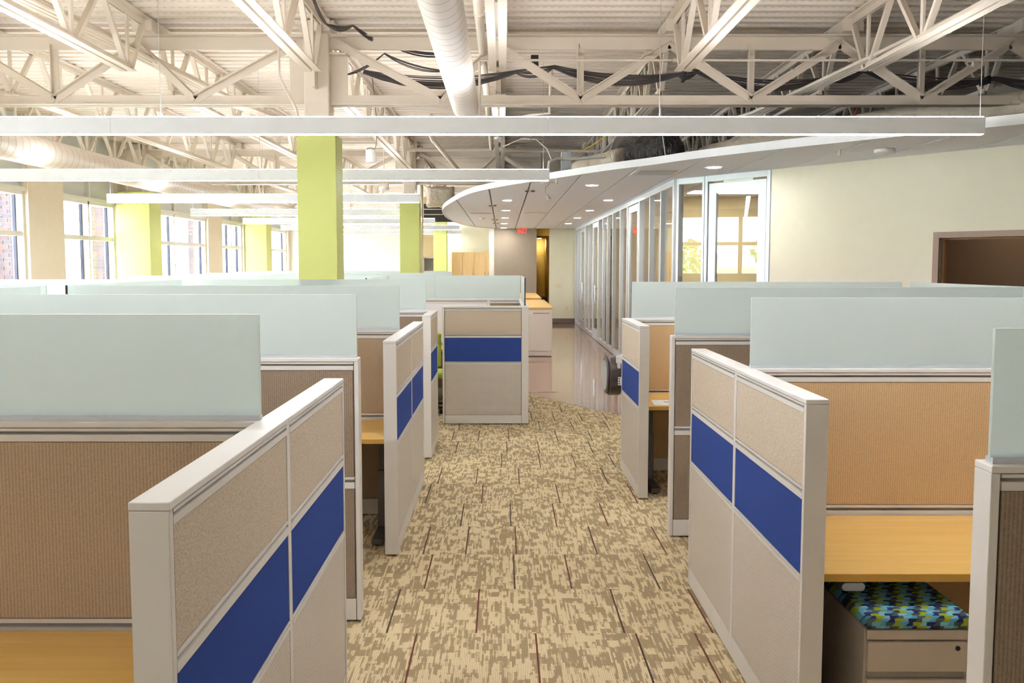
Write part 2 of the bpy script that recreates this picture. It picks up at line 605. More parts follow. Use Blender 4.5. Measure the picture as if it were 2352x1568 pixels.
# ================================================================= the setting
# ---- floors
struct(box('floor', 'concrete', (-8.3, 8.2, -4.0, 36.0, -0.12, -0.008)))
fl = anchor('floor_carpet', (0, 0, 0))
poly = [(-8.0, -4.0), (6.95, -4.0), (6.9, 5.7)] + [p for p in reversed(CARPET_S)][1:] + [(-1.6, 28.0), (-1.6, 33.2), (-8.0, 33.2)]
MB().prism(poly, -0.01, -0.004).build('carpet_underlay', 'carpet', fl)
TILE = 0.6125
D0 = 4.361 - 3 * TILE
tile_mesh = None
for j in range(0, 19):
    xo = -2.2 + random.random() * 0.6
    for i in range(0, 8):
        x0 = xo + i * 0.61
        y0 = D0 + j * TILE
        x1, y1 = x0 + 0.61, y0 + TILE
        if y0 > 13.3 or x0 > 2.4:
            continue
        xin = lambda X: interp(CARPET_S, X)
        if y0 > xin(x0) and y0 > xin(x1):
            continue
        if y1 <= min(xin(x0), xin(x1)) - 0.02:
            if tile_mesh is None:
                t0 = MB().box(-0.3047, 0.3047, -0.306, 0.306, -0.005, 0).build('carpet_tile', 'carpet', fl, bevel=0.0)
                tile_mesh = t0.data
            else:
                t0 = bpy.data.objects.new('carpet_tile', tile_mesh)
                C.objects.link(t0)
                t0.parent = fl
            t0.location = ((x0 + x1) / 2, (y0 + y1) / 2, 0)
        else:
            pts = [(x0, y0), (x1, y0)]
            n = 6
            top = []
            for k in range(n + 1):
                X = x1 - (x1 - x0) * k / n
                top.append((X, max(y0 + 0.001, min(y1, xin(X)))))
            MB().prism(pts + top, -0.005, 0).build('carpet_tile', 'carpet', fl)
STRIPES = {0: [(-0.435, 'r'), (0.165, 'r'), (0.671, 'd'), (0.969, 'r')], 1: [(-0.588, 'd'), (-0.135, 'r'), (0.615, 'd'), (1.061, 'r')],
           2: [(-0.451, 'r'), (0.068, 'd'), (0.395, 'r'), (0.902, 'd')], 3: [(-0.514, 'r'), (-0.239, 'd'), (0.087, 'r'), (0.607, 'd'), (1.054, 'r')],
           4: [(-0.302, 'd'), (0.057, 'd'), (0.384, 'r'), (0.751, 'r')], 5: [(-0.607, 'd'), (-0.167, 'r'), (0.446, 'r'), (1.055, 'r')],
           6: [(-0.555, 'd'), (-0.228, 'r'), (0.14, 'd'), (0.895, 'd')], 7: [(-0.011, 'd'), (0.347, 'd'), (0.675, 'r'), (1.036, 'd')],
           8: [(-0.47, 'r'), (0.041, 'd'), (0.364, 'r'), (0.894, 'd')], 9: [(-0.543, 'r'), (-0.26, 'd'), (0.064, 'r'), (0.581, 'd'), (0.949, 'd')],
           10: [(-0.5, 'd'), (0.42, 'd'), (0.8, 'r'), (1.2, 'd')], 11: [(0.35, 'd'), (0.62, 'd'), (0.95, 'd'), (1.25, 'd')], 12: [(0.33, 'd'), (0.75, 'd')],
           -1: [(-0.3, 'r'), (0.3, 'd'), (0.8, 'r')], 13: [(0.4, 'd')]}
for row, lst in STRIPES.items():
    for X, c in lst:
        y0 = D0 + (row + 3 - 1) * TILE
        y0 = 4.361 - TILE + row * TILE
        if y0 + TILE > interp(CARPET_S, X):
            continue
        box('accent_stripe', 'yarn_red' if c == 'r' else 'yarn_dark', (X - 0.0045, X + 0.0045, y0 + 0.004, y0 + TILE - 0.004, -0.002, 0.0012), fl)

# ---- roof deck (ribs run across the picture)
m = MB()
prof = []
y = -4.0
PITCH = 0.203
zd0, zd1 = 4.36, 4.425
while y < 34.0:
    prof += [(y, zd0), (y + 0.075, zd0), (y + 0.105, zd1), (y + 0.172, zd1)]
    y += PITCH
b = len(m.v)
for (py, pz) in prof:
    m.v += [(-8.4, py, pz), (8.4, py, pz)]
for i in range(len(prof) - 1):
    m.f.append((2 * i, 2 * i + 1, 2 * i + 3, 2 * i + 2))
struct(m.build('ceiling', 'deck'))
struct(box('ceiling_slab', 'wall_white', (-8.6, 8.6, -4.2, 34.4, 4.45, 4.6)))

# ---- left wall: piers, sill, window bays (repeat every 9.15 m), grey spandrels
WX = -7.95      # inner face
GX = -8.17      # glazing plane
PIERS = [(-4.2, -3.6), (-2.55, -1.25), (5.5, 6.9), (14.66, 16.05), (23.81, 25.2)]
BAYS = [(1.2, 5.5), (6.9, 9.2), (10.0, 15.0), (16.2, 18.45), (19.5, 24.1), (25.3, 27.4), (28.5, 33.0)]
SILL, HEAD = 0.40, 3.08
lw = anchor('wall_left', (WX, 0, 0))
for a, b_ in ((-4.2, 1.2), (5.5, 6.9), (9.2, 10.0), (15.0, 16.2), (18.45, 19.5), (24.1, 25.3), (27.4, 28.5), (33.0, 33.5)):
    box('pier', 'wall_beige', (WX - 0.3, WX, a, b_, 0, 4.45), lw)
for a, b_ in BAYS:
    box('sill_wall', 'wall_beige', (WX - 0.3, WX, a, b_, 0, SILL), lw)
    box('spandrel', 'spandrel', (WX - 0.28, WX - 0.10, a, b_, HEAD, 4.45), lw)
    mid = (a + b_) / 2
    for t in (a + 0.03, mid, b_ - 0.03):
        box('spandrel_mullion', 'win_frame', (WX - 0.10, WX - 0.04, t - 0.03, t + 0.03, HEAD, 4.40), lw)
    box('spandrel_rail', 'win_frame', (WX - 0.10, WX - 0.03, a, b_, HEAD, HEAD + 0.07), lw)
for i, (a, b_) in enumerate(BAYS):
    if b_ < 9:
        pass
    wn = anchor('window_%d' % (i + 1), (GX, a, SILL))
    mid = (a + b_) / 2
    zt = 2.375
    fw = 0.055
    mids = (11.2, 13.1) if i == 2 else (mid,)
    vs = [('jamb', a, a + fw)] + [('mullion', q - fw / 2, q + fw / 2) for q in mids] + [('jamb', b_ - fw, b_)]
    for nm, t0, t1 in vs:
        box(nm, 'win_frame', (GX, GX + 0.15, t0, t1, SILL, HEAD), wn)
    box('head_rail', 'win_frame', (GX, GX + 0.15, a + fw, b_ - fw, HEAD - fw, HEAD), wn)
    box('sill_rail', 'win_frame', (GX, GX + 0.20, a + fw, b_ - fw, SILL, SILL + fw), wn)
    for (q0, q1, t0), (q2, t1, q3) in zip(vs, vs[1:]):
        box('transom', 'win_frame', (GX + 0.001, GX + 0.13, t0, t1, zt - 0.04, zt + 0.04), wn)
        for z0, z1 in ((SILL + fw, zt - 0.04), (zt + 0.04, HEAD - fw)):
            box('pane', 'win_glass', (GX - 0.014, GX - 0.006, t0 - 0.005, t1 + 0.005, z0 - 0.005, z1 + 0.005), wn)
            g_ = MB()
            g_.box(GX - 0.02, GX + 0.03, t0, t0 + 0.022, z0, z1)
            g_.box(GX - 0.02, GX + 0.03, t1 - 0.022, t1, z0, z1)
            g_.build('gasket', 'gasket', wn)
# brick piers outside, with single bricks on the face seen through the nearest window
bp = anchor('wall_brick', (GX, 15.0, 0))
box('mortar_core', 'mortar', (GX - 0.62, GX - 0.022, 15.015, 16.18, 0, 4.4), bp)
brs = {}
zz = 0.45
rowi = 0
while zz < 3.15:
    xx = GX - 0.024
    first = True
    while xx > GX - 0.60:
        ln = 0.11 if (first and rowi % 2) else 0.205
        e = max(xx - ln, GX - 0.62)
        k = random.choice(('brick_a', 'brick_a', 'brick_b', 'brick_c'))
        key = (k, round(xx - e, 3))
        if key not in brs:
            o = MB().box(-(xx - e) / 2, (xx - e) / 2, -0.006, 0.006, 0, 0.062).build('brick', k, None)
            o.parent = bp
            brs[key] = o.data
        else:
            o = bpy.data.objects.new('brick', brs[key])
            C.objects.link(o)
            o.parent = bp
        o.location = Vector(((xx + e) / 2, 15.01, zz)) - bp.location
        xx = e - 0.011
        first = False
    zz += 0.073
    rowi += 1
for a, b_ in ((18.47, 19.48), (24.12, 25.28), (27.42, 28.48)):
    bq = anchor('wall_brick', (GX, a, 0))
    box('mortar_core', 'mortar', (GX - 0.34, GX - 0.022, a + 0.015, b_, 0, 4.4), bq)
    for r_ in range(37):
        k = random.choice(('brick_a', 'brick_a', 'brick_b', 'brick_c'))
        box('brick', k, (GX - 0.33, GX - 0.024, a + 0.003, a + 0.02, 0.45 + r_ * 0.073, 0.512 + r_ * 0.073), bq)

# ---- other walls
struct(box('wall_front', 'wall_white', (-8.3, 8.3, -4.2, -4.0, 0, 4.5)))
struct(box('wall_right', 'wall_cream', (7.0, 7.2, -4.0, 36.0, 0, 4.5)))
# far end: white wall on the left with a small bright opening, taupe wall, recess, pale wall
wb = anchor('wall_back', (0, 33.3, 0))
box('wall_face', 'wall_white', (-8.3, -2.95, 33.3, 33.5, 0, 4.5), wb)
box('wall_face', 'wall_tan', (-2.95, -2.55, 33.3, 33.5, 2.15, 4.5), wb)
box('wall_face', 'wall_white', (-2.95, -2.55, 33.3, 33.5, 0, 1.2), wb)
box('wall_face', 'wall_tan', (-2.55, -2.2, 33.3, 33.5, 0, 4.5), wb)
w8 = anchor('window_8', (-2.75, 33.4, 1.2))
box('frame', 'win_frame', (-2.95, -2.55, 33.38, 33.42, 2.10, 2.15), w8)
box('pane', 'win_glass', (-2.95, -2.55, 33.40, 33.41, 1.2, 2.10), w8)
wk = anchor('wall_kitchen', (-1.2, 30.6, 0))
box('wall_face', 'wall_pale', (-2.2, -0.28, 30.6, 30.8, 0, 4.5), wk)
box('wall_return', 'wall_taupe', (-2.35, -2.2, 30.6, 33.3, 0, 4.5), wk)
box('wall_end', 'wall_white', (-0.44, -0.28, 28.3, 30.6, 0, 4.5), wk)
wt = anchor('wall_taupe', (0.4, 28.3, 0))
box('wall_face', 'wall_taupe', (-0.28, 1.07, 28.3, 28.5, 0, 4.5), wt)
wr = anchor('wall_recess', (1.3, 31.0, 0))
box('wall_face', 'wall_yellow', (1.0, 1.6, 31.4, 31.6, 0, 3.0), wr)
box('wall_return', 'wall_yellow', (0.95, 1.07, 28.5, 31.4, 0, 3.0), wr)
box('wall_return', 'wall_yellow', (1.48, 1.6, 28.5, 31.4, 0, 3.0), wr)
box('bulkhead', 'wall_yellow', (1.07, 1.48, 28.6, 31.4, 2.78, 3.0), wr)
wp = anchor('wall_pale', (1.9, 28.3, 0))
box('wall_face', 'wall_pale', (1.48, 2.6, 28.3, 28.5, 0, 4.5), wp)
struct(box('baseboard_back', 'baseboard', (1.48, 2.29, 28.28, 28.3, 0, 0.15)))
struct(box('baseboard_taupe', 'baseboard', (-0.28, 1.07, 28.28, 28.3, 0, 0.15)))
g = thing('downlight', (1.27, 31.0, 2.775), 'added fill light inside the yellow recess', 'downlight', 'recessed downlights in the ceiling cloud')  # invented lamp, added to brighten the yellow recess
MB().disc((1.27, 31.0), 0.06, 2.768, 2.7795, 20).build('lens', 'down', g)
MB().tube([(1.27, 31.0, 2.770), (1.27, 31.0, 2.7795)], 0.075, 20).build('trim_ring', 'plastic_white', g)
struct(box('wall_closure', 'wall_cream', (-8.3, 8.3, 34.0, 34.2, 0, 4.5)))

# ---- diagonal wall on the right (u runs along it towards the camera)
KX, KY = 2.29, 12.05
KD = 1.3
UL = math.hypot(1, KD)
UX, UY = 1 / UL, -KD / UL
NX, NY = -KD / UL, -1 / UL         # towards the room


def dg(u, n):
    return (KX + UX * u + NX * n, KY + UY * u + NY * n)


def dbox(m_, u0, u1, n0, n1, z0, z1):
    m_.prism([dg(u0, n0), dg(u1, n0), dg(u1, n1), dg(u0, n1)], z0, z1)
    return m_


wd = anchor('wall_diagonal', (dg(1.55, 0)[0], dg(1.55, 0)[1], 0))
DU0 = 3.62      # door opening starts here
dbox(MB(), 1.55, DU0, -0.14, 0, 0, HC + 0.02).build('wall_face', 'wall_cream', wd)
dbox(MB(), DU0, DU0 + 1.3, -0.14, 0, 2.13, HC + 0.02).build('wall_face', 'wall_cream', wd)
dbox(MB(), DU0 + 1.3, 7.4, -0.14, 0, 0, HC + 0.02).build('wall_face', 'wall_cream', wd)
d1 = anchor('door_1', (dg(DU0, 0)[0], dg(DU0, 0)[1], 0))
dbox(MB(), DU0 - 0.06, DU0, -0.15, 0.025, 0, 2.19).build('jamb', 'door_frame', d1)
dbox(MB(), DU0 + 1.3, DU0 + 1.36, -0.15, 0.025, 0, 2.19).build('jamb', 'door_frame', d1)
dbox(MB(), DU0, DU0 + 1.3, -0.15, 0.025, 2.13, 2.19).build('header', 'door_frame', d1)
m = MB()
dbox(m, DU0, DU0 + 0.02, -0.12, -0.06, 0, 2.13)
dbox(m, DU0 + 0.02, DU0 + 1.28, -0.12, -0.06, 2.11, 2.13)
m.build('door_stop', 'door_stop', d1)
# dark room behind that door
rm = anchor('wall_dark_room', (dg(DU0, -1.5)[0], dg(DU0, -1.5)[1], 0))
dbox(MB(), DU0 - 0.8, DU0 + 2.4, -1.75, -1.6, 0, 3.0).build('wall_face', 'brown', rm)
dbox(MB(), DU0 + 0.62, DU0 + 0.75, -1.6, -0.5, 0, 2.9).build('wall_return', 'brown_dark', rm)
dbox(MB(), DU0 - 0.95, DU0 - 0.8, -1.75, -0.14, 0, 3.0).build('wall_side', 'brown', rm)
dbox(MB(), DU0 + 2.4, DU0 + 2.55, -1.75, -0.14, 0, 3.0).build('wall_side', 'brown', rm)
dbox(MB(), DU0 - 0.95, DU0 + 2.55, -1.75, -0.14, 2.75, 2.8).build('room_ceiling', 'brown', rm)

g = thing('room_fill_light', (dg(DU0 + 0.2, -1.0)[0], dg(DU0 + 0.2, -1.0)[1], 2.7), 'dim fill light added inside the brown doorway room', 'ceiling light')  # made-up lamp that lifts the otherwise unlit room
dbox(MB(), DU0 - 0.1, DU0 + 0.5, -1.2, -0.8, 2.735, 2.7495).build('frame', 'plastic_white', g)
dbox(MB(), DU0 - 0.07, DU0 + 0.47, -1.17, -0.83, 2.73, 2.735).build('lens', 'dim', g)

# ---- glass office fronts along X = 2.29
PX = 2.29


def glass_lite(parent, y0, y1, n=0):
    box('pane', 'glass', (PX + 0.035, PX + 0.045, y0, y1, 0.10, HC - 0.09), parent)


gw = anchor('wall_glass', (PX, 12.05, 0))
DOORS = [(15.2, 16.35), (21.55, 22.75), (25.05, 26.2)]
posts = [12.05, 13.0, 13.98, 15.05, 16.5, 17.5, 18.65, 19.65, 20.5, 21.45, 22.85, 23.9, 24.95, 26.3, 27.3, 28.25]
wide = {12.05: 0.10, 15.05: 0.10, 16.5: 0.07, 21.45: 0.10, 24.95: 0.10, 28.25: 0.08}
for py in posts:
    hw = wide.get(py, 0.055)
    box('post', 'alu', (PX, PX + 0.10, py - hw / 2, py + hw / 2, 0, HC), gw, bevel=0.004)
    box('joint', 'alu_dark', (PX + 0.02, PX + 0.08, py + hw / 2, py + hw / 2 + 0.012, 0.06, HC - 0.06), gw)
for a, b_ in zip(posts, posts[1:]):
    a2, b2 = a + wide.get(a, 0.055) / 2, b_ - wide.get(b_, 0.055) / 2
    box('head_rail', 'alu', (PX, PX + 0.10, a2, b2, HC - 0.085, HC), gw)
    if not any(a < (d0 + d1_) / 2 < b_ for d0, d1_ in DOORS):
        box('sill_rail', 'alu', (PX, PX + 0.10, a2, b2, 0, 0.10), gw)
        glass_lite(gw, a2, b2)
    else:
        box('threshold', 'alu', (PX, PX + 0.10, a2, b2, 0, 0.012), gw)
for i, (a, b_) in enumerate(DOORS):
    dd = anchor('door_%d' % (i + 2), (PX, a, 0))
    z1 = HC - 0.10
    x0, x1 = PX + 0.01, PX + 0.055
    box('stile', 'alu', (x0, x1, a, a + 0.11, 0.02, z1), dd, bevel=0.003)
    box('stile', 'alu', (x0, x1, b_ - 0.11, b_, 0.02, z1), dd, bevel=0.003)
    box('top_rail', 'alu', (x0, x1, a + 0.11, b_ - 0.11, z1 - 0.12, z1), dd)
    box('bottom_rail', 'alu', (x0, x1, a + 0.11, b_ - 0.11, 0.02, 0.25), dd)
    box('pane', 'glass', (x0 + 0.018, x0 + 0.028, a + 0.11, b_ - 0.11, 0.25, z1 - 0.12), dd)
    for sx in (-0.05, 0.115):
        m = MB()
        yy = a + 0.075
        m.tube([(PX + sx, yy, 0.92), (PX + sx, yy, 1.36)], 0.013, 10)
        for zz in (1.0, 1.28):
            m.tube([(PX + sx, yy, zz), (PX + (0.012 if sx < 0 else 0.05), yy, zz)], 0.008, 8)
        m.build('pull_handle', 'chrome', dd, smooth=True)

# diagonal glazed front beside the corner: narrow lite then a door
gd = anchor('wall_glass_diagonal', (KX, KY, 0))
for u0, u1 in ((0.02, 0.10), (0.495, 0.585), (1.49, 1.55)):
    dbox(MB(), u0, u1, -0.10, 0, 0, HC).build('post', 'alu', gd, bevel=0.004)
dbox(MB(), 0.532, 0.540, -0.02, 0.004, 0, HC).build('joint', 'alu_dark', gd)
dbox(MB(), 1.545, 1.553, -0.02, 0.006, 0, HC).build('joint', 'alu_dark', gd)
dbox(MB(), 0.10, 0.495, -0.10, 0, HC - 0.075, HC).build('head_rail', 'alu', gd)
dbox(MB(), 0.585, 1.49, -0.10, 0, HC - 0.075, HC).build('head_rail', 'alu', gd)
dbox(MB(), 0.10, 0.495, -0.10, 0, 0, 0.10).build('sill_rail', 'alu', gd)
dbox(MB(), 0.10, 0.495, -0.055, -0.045, 0.10, HC - 0.075).build('pane', 'glass', gd)
dd = anchor('door_5', (dg(0.58, 0)[0], dg(0.58, 0)[1], 0))
zt = HC - 0.10
dbox(MB(), 0.60, 0.715, -0.06, -0.012, 0.02, zt).build('stile', 'alu', dd, bevel=0.003)
dbox(MB(), 1.36, 1.478, -0.06, -0.012, 0.02, zt).build('stile', 'alu', dd, bevel=0.003)
dbox(MB(), 0.715, 1.36, -0.06, -0.012, zt - 0.13, zt).build('top_rail', 'alu', dd)
dbox(MB(), 0.715, 1.36, -0.06, -0.012, 0.02, 0.25).build('bottom_rail', 'alu', dd)
dbox(MB(), 0.715, 1.36, -0.041, -0.031, 0.25, zt - 0.13).build('pane', 'glass', dd)
dbox(MB(), 0.85, 1.30, -0.004, 0.012, zt + 0.002, zt + 0.02).build('closer_track', 'chrome', dd)

# office interiors
ow = anchor('wall_offices', (6.2, 12, 0))
box('wall_face', 'wall_tan', (6.2, 6.4, 9.0, 28.3, 0, HC), ow)
for y in (15.1, 18.3, 21.5, 25.0):
    box('office_divider', 'wall_tan', (PX + 0.11, 6.2, y - 0.06, y + 0.06, 0, HC), ow)
for k, (x, y) in enumerate(((3.5, 13.9), (3.6, 16.8), (3.6, 19.9), (3.6, 23.2), (3.6, 26.7))):
    tr = thing('ceiling_troffer', (x, y, HC), ['rectangular ceiling light inside the corner glass office', 'rectangular ceiling light inside the second glass office', 'rectangular ceiling light inside the third glass office',
                                               'rectangular ceiling light inside the fourth glass office', 'rectangular ceiling light inside the farthest glass office'][k], 'ceiling light', 'troffers in the glass offices')
    box('frame', 'plastic_white', (x - 0.62, x + 0.62, y - 0.32, y + 0.32, HC - 0.02, HC - 0.001), tr)
    box('lens', 'troffer', (x - 0.58, x + 0.58, y - 0.28, y + 0.28, HC - 0.026, HC - 0.02), tr)

# ---- white ceiling cloud made of long panels, with a bright curved edge
cl = anchor('ceiling_cloud', (0, 0, 0))
edges = [-1.36, -0.82, -0.21, 0.39, 1.0, 1.6, 2.2, 2.81, 3.41, 4.01, 4.62, 5.22, 5.83, 6.43, 6.99]


def front_at(X):
    best = None
    return interp(FRONT_S, X)


for a, b_ in zip(edges, edges[1:]):
    a2, b2 = a + 0.012, b_ - 0.012
    n = 8
    lo, hi = [], []
    for k in range(n + 1):
        X = max(a2, -1.335) + (b2 - max(a2, -1.335)) * k / n
        lo.append((X, interp(FRONT_S, X) + 0.012))
        # back outline is a function of X only right of its nose
        Yb = 28.28
        for (xa, ya), (xb, yb) in zip(BACK_S[2:], BACK_S[3:]):
            if xa <= X <= xb and xb > xa:
                Yb = ya + (yb - ya) * (X - xa) / (xb - xa)
        if X < BACK_S[2][0]:
            Yb = 22.0
        hi.append((X, min(Yb, 28.28) - 0.01))
    MB().prism(lo + list(reversed(hi)), HC, HC + 0.03).build('ceiling_panel', 'cloud', cl)
# backing grid seen through the joints
MB().prism([(x, y + 0.02) for x, y in FRONT_S] + [(6.99, 28.28)] + [(x, y - 0.02) for x, y in reversed(BACK_S[1:-1])], HC + 0.032, HC + 0.045).build('grid_backing', 'cloud_back', cl)
m = MB()
ring = [(x, y) for x, y in reversed(FRONT_S)] + BACK_S[1:-1]
for (xa, ya), (xb, yb) in zip(ring, ring[1:]):
    m.bar((xa, ya, HC + 0.035), (xb, yb, HC + 0.035), 0.022, 0.085)
m.build('edge_trim', 'cloud_trim', cl)

# ================================================================= roof steel
ZT0, ZT1 = 4.086, 4.224
ZB0, ZB1 = 3.514, 3.617
XC = -1.93


def girder(y, label):
    g = thing('roof_girder', (XC, y, ZB0), label, 'roof truss', 'roof girders across the hall')
    m = MB()
    for s in (-1, 1):
        m.box(-7.9, 6.98, y + s * 0.015 - 0.006, y + s * 0.015 + 0.006, ZT0, ZT1)
    m.box(-7.9, 6.98, y - 0.10, y + 0.10, ZT1 - 0.012, ZT1)
    m.build('top_chord', 'steel', g)
    m = MB()
    for s in (-1, 1):
        m.box(-7.9, 6.98, y + s * 0.02 - 0.007, y + s * 0.02 + 0.007, ZB0, ZB1)
    m.box(-7.9, 6.98, y - 0.085, y + 0.085, ZB0, ZB0 + 0.012)
    m.build('bottom_chord', 'steel', g)
    zt, zb = ZT0 + 0.05, ZB0 + 0.06
    # pattern mirrored about the column
    segs = []
    for s in (-1, 1):
        q = [(0.22, 1), (1.28, 0), (1.86, 1), (2.74, 0), (3.66, 1), (4.52, 0), (5.43, 1), (6.30, 0), (7.2, 1), (8.05, 0), (8.9, 1)]
        for (a, ta), (b, tb) in zip(q, q[1:]):
            xa, xb = XC + s * a, XC + s * b
            if min(xa, xb) < -7.85 or max(xa, xb) > 6.95:
                continue
            segs.append((xa, zt if ta else zb, xb, zt if tb else zb))
            if not tb and b > 2:
                segs.append((xb, zb, xb, zt))
    for (xa, za, xb, zb_) in segs:
        vert = abs(xa - xb) < 0.01
        m = MB()
        if vert:
            m.box(xa - 0.035, xa + 0.035, y - 0.008, y + 0.008, za, zb_)
            m.box(xa - 0.035, xa - 0.027, y - 0.05, y + 0.02, za, zb_)
        else:
            m.bar((xa, y - 0.028, za), (xb, y - 0.028, zb_), 0.014, 0.085)
            m.bar((xa, y - 0.06, za + 0.035), (xb, y - 0.06, zb_ + 0.035), 0.06, 0.012)
        m.build('web_member', 'steel', g)
    return g


girder(9.45, 'long beige roof truss behind the first pendant light')
girder(18.6, 'second beige roof truss from the front, beyond the green column')
girder(27.6, 'farthest beige roof truss near the back wall')

# open web joists, one built and then copied
ZJ = 3.74
JL = 9.05


def make_joist():
    g = thing('roof_joist', (0, 0, ZJ), 'beige open web roof joist', 'roof joist')
    zt = 4.285
    m = MB()
    for s in (-1, 1):
        m.box(s * 0.012, s * 0.085, 0.02, JL - 0.02, 4.345, 4.358)
        m.box(s * 0.012, s * 0.022, 0.02, JL - 0.02, 4.285, 4.345)
    m.build('top_chord', 'steel', g)
    m = MB()
    for s in (-1, 1):
        m.box(s * 0.012, s * 0.082, 0.55, JL - 0.55, ZJ, ZJ + 0.011)
        m.box(s * 0.012, s * 0.022, 0.55, JL - 0.55, ZJ + 0.011, ZJ + 0.07)
    m.build('bottom_chord', 'steel', g)
    n = 7
    step = (JL - 1.1) / n
    mid = ZJ + 0.04
    tops = []
    nodes_b = [0.55 + step * k for k in range(n + 1)]
    for k, yb in enumerate(nodes_b):
        for dy in (-0.5, 0, 0.5):
            yt = yb + dy * step
            if yt < 0.05:
                yt = 0.10
            if yt > JL - 0.05:
                yt = JL - 0.10
            m = MB()
            if dy == 0:
                m.bar((0.0, yb, mid), (0.0, yb, 4.33), 0.022, 0.05)
            else:
                m.bar((0.0, yb + dy * 0.12, mid), (0.0, yt - dy * 0.08, 4.33), 0.05, 0.04)
            m.build('web_member', 'steel', g)
    # erection seats
    MB().box(-0.10, 0.10, -0.05, 0.18, 4.224, 4.345).build('seat', 'steel', g)
    MB().box(-0.10, 0.10, JL - 0.18, JL + 0.05, 4.224, 4.345).build('seat', 'steel', g)
    return g


jx = [-0.05 + 1.807 * k for k in range(-4, 4)]
joist0 = make_joist()
ordn = ['first', 'second', 'third', 'fourth', 'fifth', 'sixth', 'seventh', 'eighth']
first = True
for bay, (y0, words) in enumerate(((0.35, 'nearest roof bay'), (9.5, 'middle roof bay'), (18.65, 'farthest roof bay'))):
    for k, x in enumerate(jx):
        o = joist0 if first else copy_tree(joist0)
        first = False
        o.location = (x, y0, ZJ)
        o['label'] = '%s beige open web joist from the window wall, %s' % (ordn[k], words)
        o['group'] = 'open web joists under the roof deck'


# ---- columns: green boxed lower part, bare steel above
def column(y, label, x0=-2.125, x1=-1.72, zt=3.2):
    g = thing('column', ((x0 + x1) / 2, y, 0), label, 'column', 'green columns in the hall')
    box('green_casing', 'green', (x0, x1, y, y + 0.38, 0, zt), g, bevel=0.006)
    xm = (x0 + x1) / 2
    box('steel_tube', 'steel', (xm - 0.13, xm + 0.13, y + 0.06, y + 0.32, zt, 4.34), g, bevel=0.015)
    for s in (-1, 1):
        a, b_ = (xm + 0.13, xm + 0.30) if s > 0 else (xm - 0.30, xm - 0.13)
        box('gusset_plate', 'steel', (a, b_, y + 0.18, y + 0.20, 3.62, 4.02), g)
        box('gusset_flange', 'steel', (a, b_, y + 0.10, y + 0.28, 4.02, 4.04), g)
        box('gusset_flange', 'steel', (a, b_, y + 0.10, y + 0.28, 4.20, 4.22), g)
    box('cap_plate', 'steel', (xm - 0.2, xm + 0.2, y + 0.0, y + 0.38, 4.30, 4.34), g)
    box('bearing_plate', 'steel', (xm - 0.012, xm + 0.012, y - 0.08, y + 0.06, 3.66, 4.20), g)
    return g


column(9.26, 'nearest lime green square column with bare steel top')
column(18.4, 'middle lime green column at the end of the short pendant light')
column(27.3, 'farthest lime green column beside the wood cabinets')
for y, lb in ((18.4, 'wide lime green pilaster between the left windows'), (27.45, 'far lime green pilaster on the window wall'), (9.3, 'lime green pilaster beside the nearest left window')):
    p_ = thing('pilaster', (-7.6, y, 0), lb, 'pilaster', 'green pilasters on the window wall')
    box('casing', 'green', (-7.945, -7.27, y, y + 0.62, 0, 3.35), p_, bevel=0.006)
    box('steel_tube', 'steel', (-7.75, -7.47, y + 0.15, y + 0.43, 3.35, 4.34), p_)
# slim green column edge by the kitchen
o = thing('column_fin', (-1.6, 29.0, 0), 'slim lime green fin with grey side next to the wood cabinets', 'column')
box('casing', 'green', (-2.05, -1.95, 29.6, 30.0, 0, 3.0), o)
box('side_panel', 'wall_taupe', (-2.13, -2.05, 29.6, 30.0, 0, 3.0), o)

# ================================================================= pendant lights
ZL0, ZL1 = 2.889, 3.032


def pendant(y, x0, x1, label, cables):
    g = thing('linear_pendant_light', ((x0 + x1) / 2, y, ZL0), label, 'pendant light', 'linear pendant lights')
    n = max(1, round((x1 - x0) / 3.9))
    cut = [x0 + (x1 - x0) * k / n for k in range(n + 1)]
    for a, b_ in zip(cut, cut[1:]):
        box('housing', 'housing', (a + 0.0012, b_ - 0.0012, y - 0.035, y + 0.035, ZL0 + 0.007, ZL1 - 0.006), g)
    box('lower_diffuser', 'diffuser', (x0 + 0.004, x1 - 0.012, y - 0.025, y + 0.025, ZL0, ZL0 + 0.007), g)
    box('upper_diffuser', 'diffuser', (x0 + 0.004, x1 - 0.012, y - 0.025, y + 0.025, ZL1 - 0.006, ZL1), g)
    for xe in (x0 + 0.004, x1 - 0.008):
        box('end_cap', 'housing', (xe - 0.004, xe + 0.004, y - 0.036, y + 0.036, ZL0 + 0.002, ZL1 - 0.002), g)
    for cx in cables:
        MB().tube([(cx, y, ZL1), (cx, y, 4.37)], 0.0025, 6).build('suspension_wire', 'wire', g)
    return g


pendant(7.2, -6.6, 3.838, 'nearest and longest linear pendant light, across the whole picture', (-6.55, -2.73, 1.25, 3.81))
pendant(11.1, -6.6, 0.576, 'second linear pendant light, ending at the white ceiling edge', (-6.55, -3.0, 0.5))
pendant(14.95, -6.6, -1.381, 'third linear pendant light, ending over the middle green column', (-6.55, -4.0, -1.45))
pendant(18.93, -6.6, -1.75, 'fourth linear pendant light, ending behind the middle green column', (-6.55, -4.2, -1.8))
pendant(22.7, -6.6, -1.72, 'fifth linear pendant light from the camera', (-6.55, -4.2))
pendant(26.55, -6.6, -1.291, 'sixth linear pendant light, passing behind the farthest green column', (-6.55, -4.2))
pendant(30.2, -6.6, -1.4, 'seventh and farthest linear pendant light by the back wall', (-6.55, -4.2))


pendant(3.3, -6.6, 3.838, 'linear pendant light above the nearest cubicles, just over the frame', (-6.55, -2.73, 1.25, 3.81))

pendant(-0.6, -6.6, -1.4, 'unseen short pendant light behind the camera, shaped to light the left side', (-6.55, -4.0, -1.45))  # out of view; length cut to light the left foreground

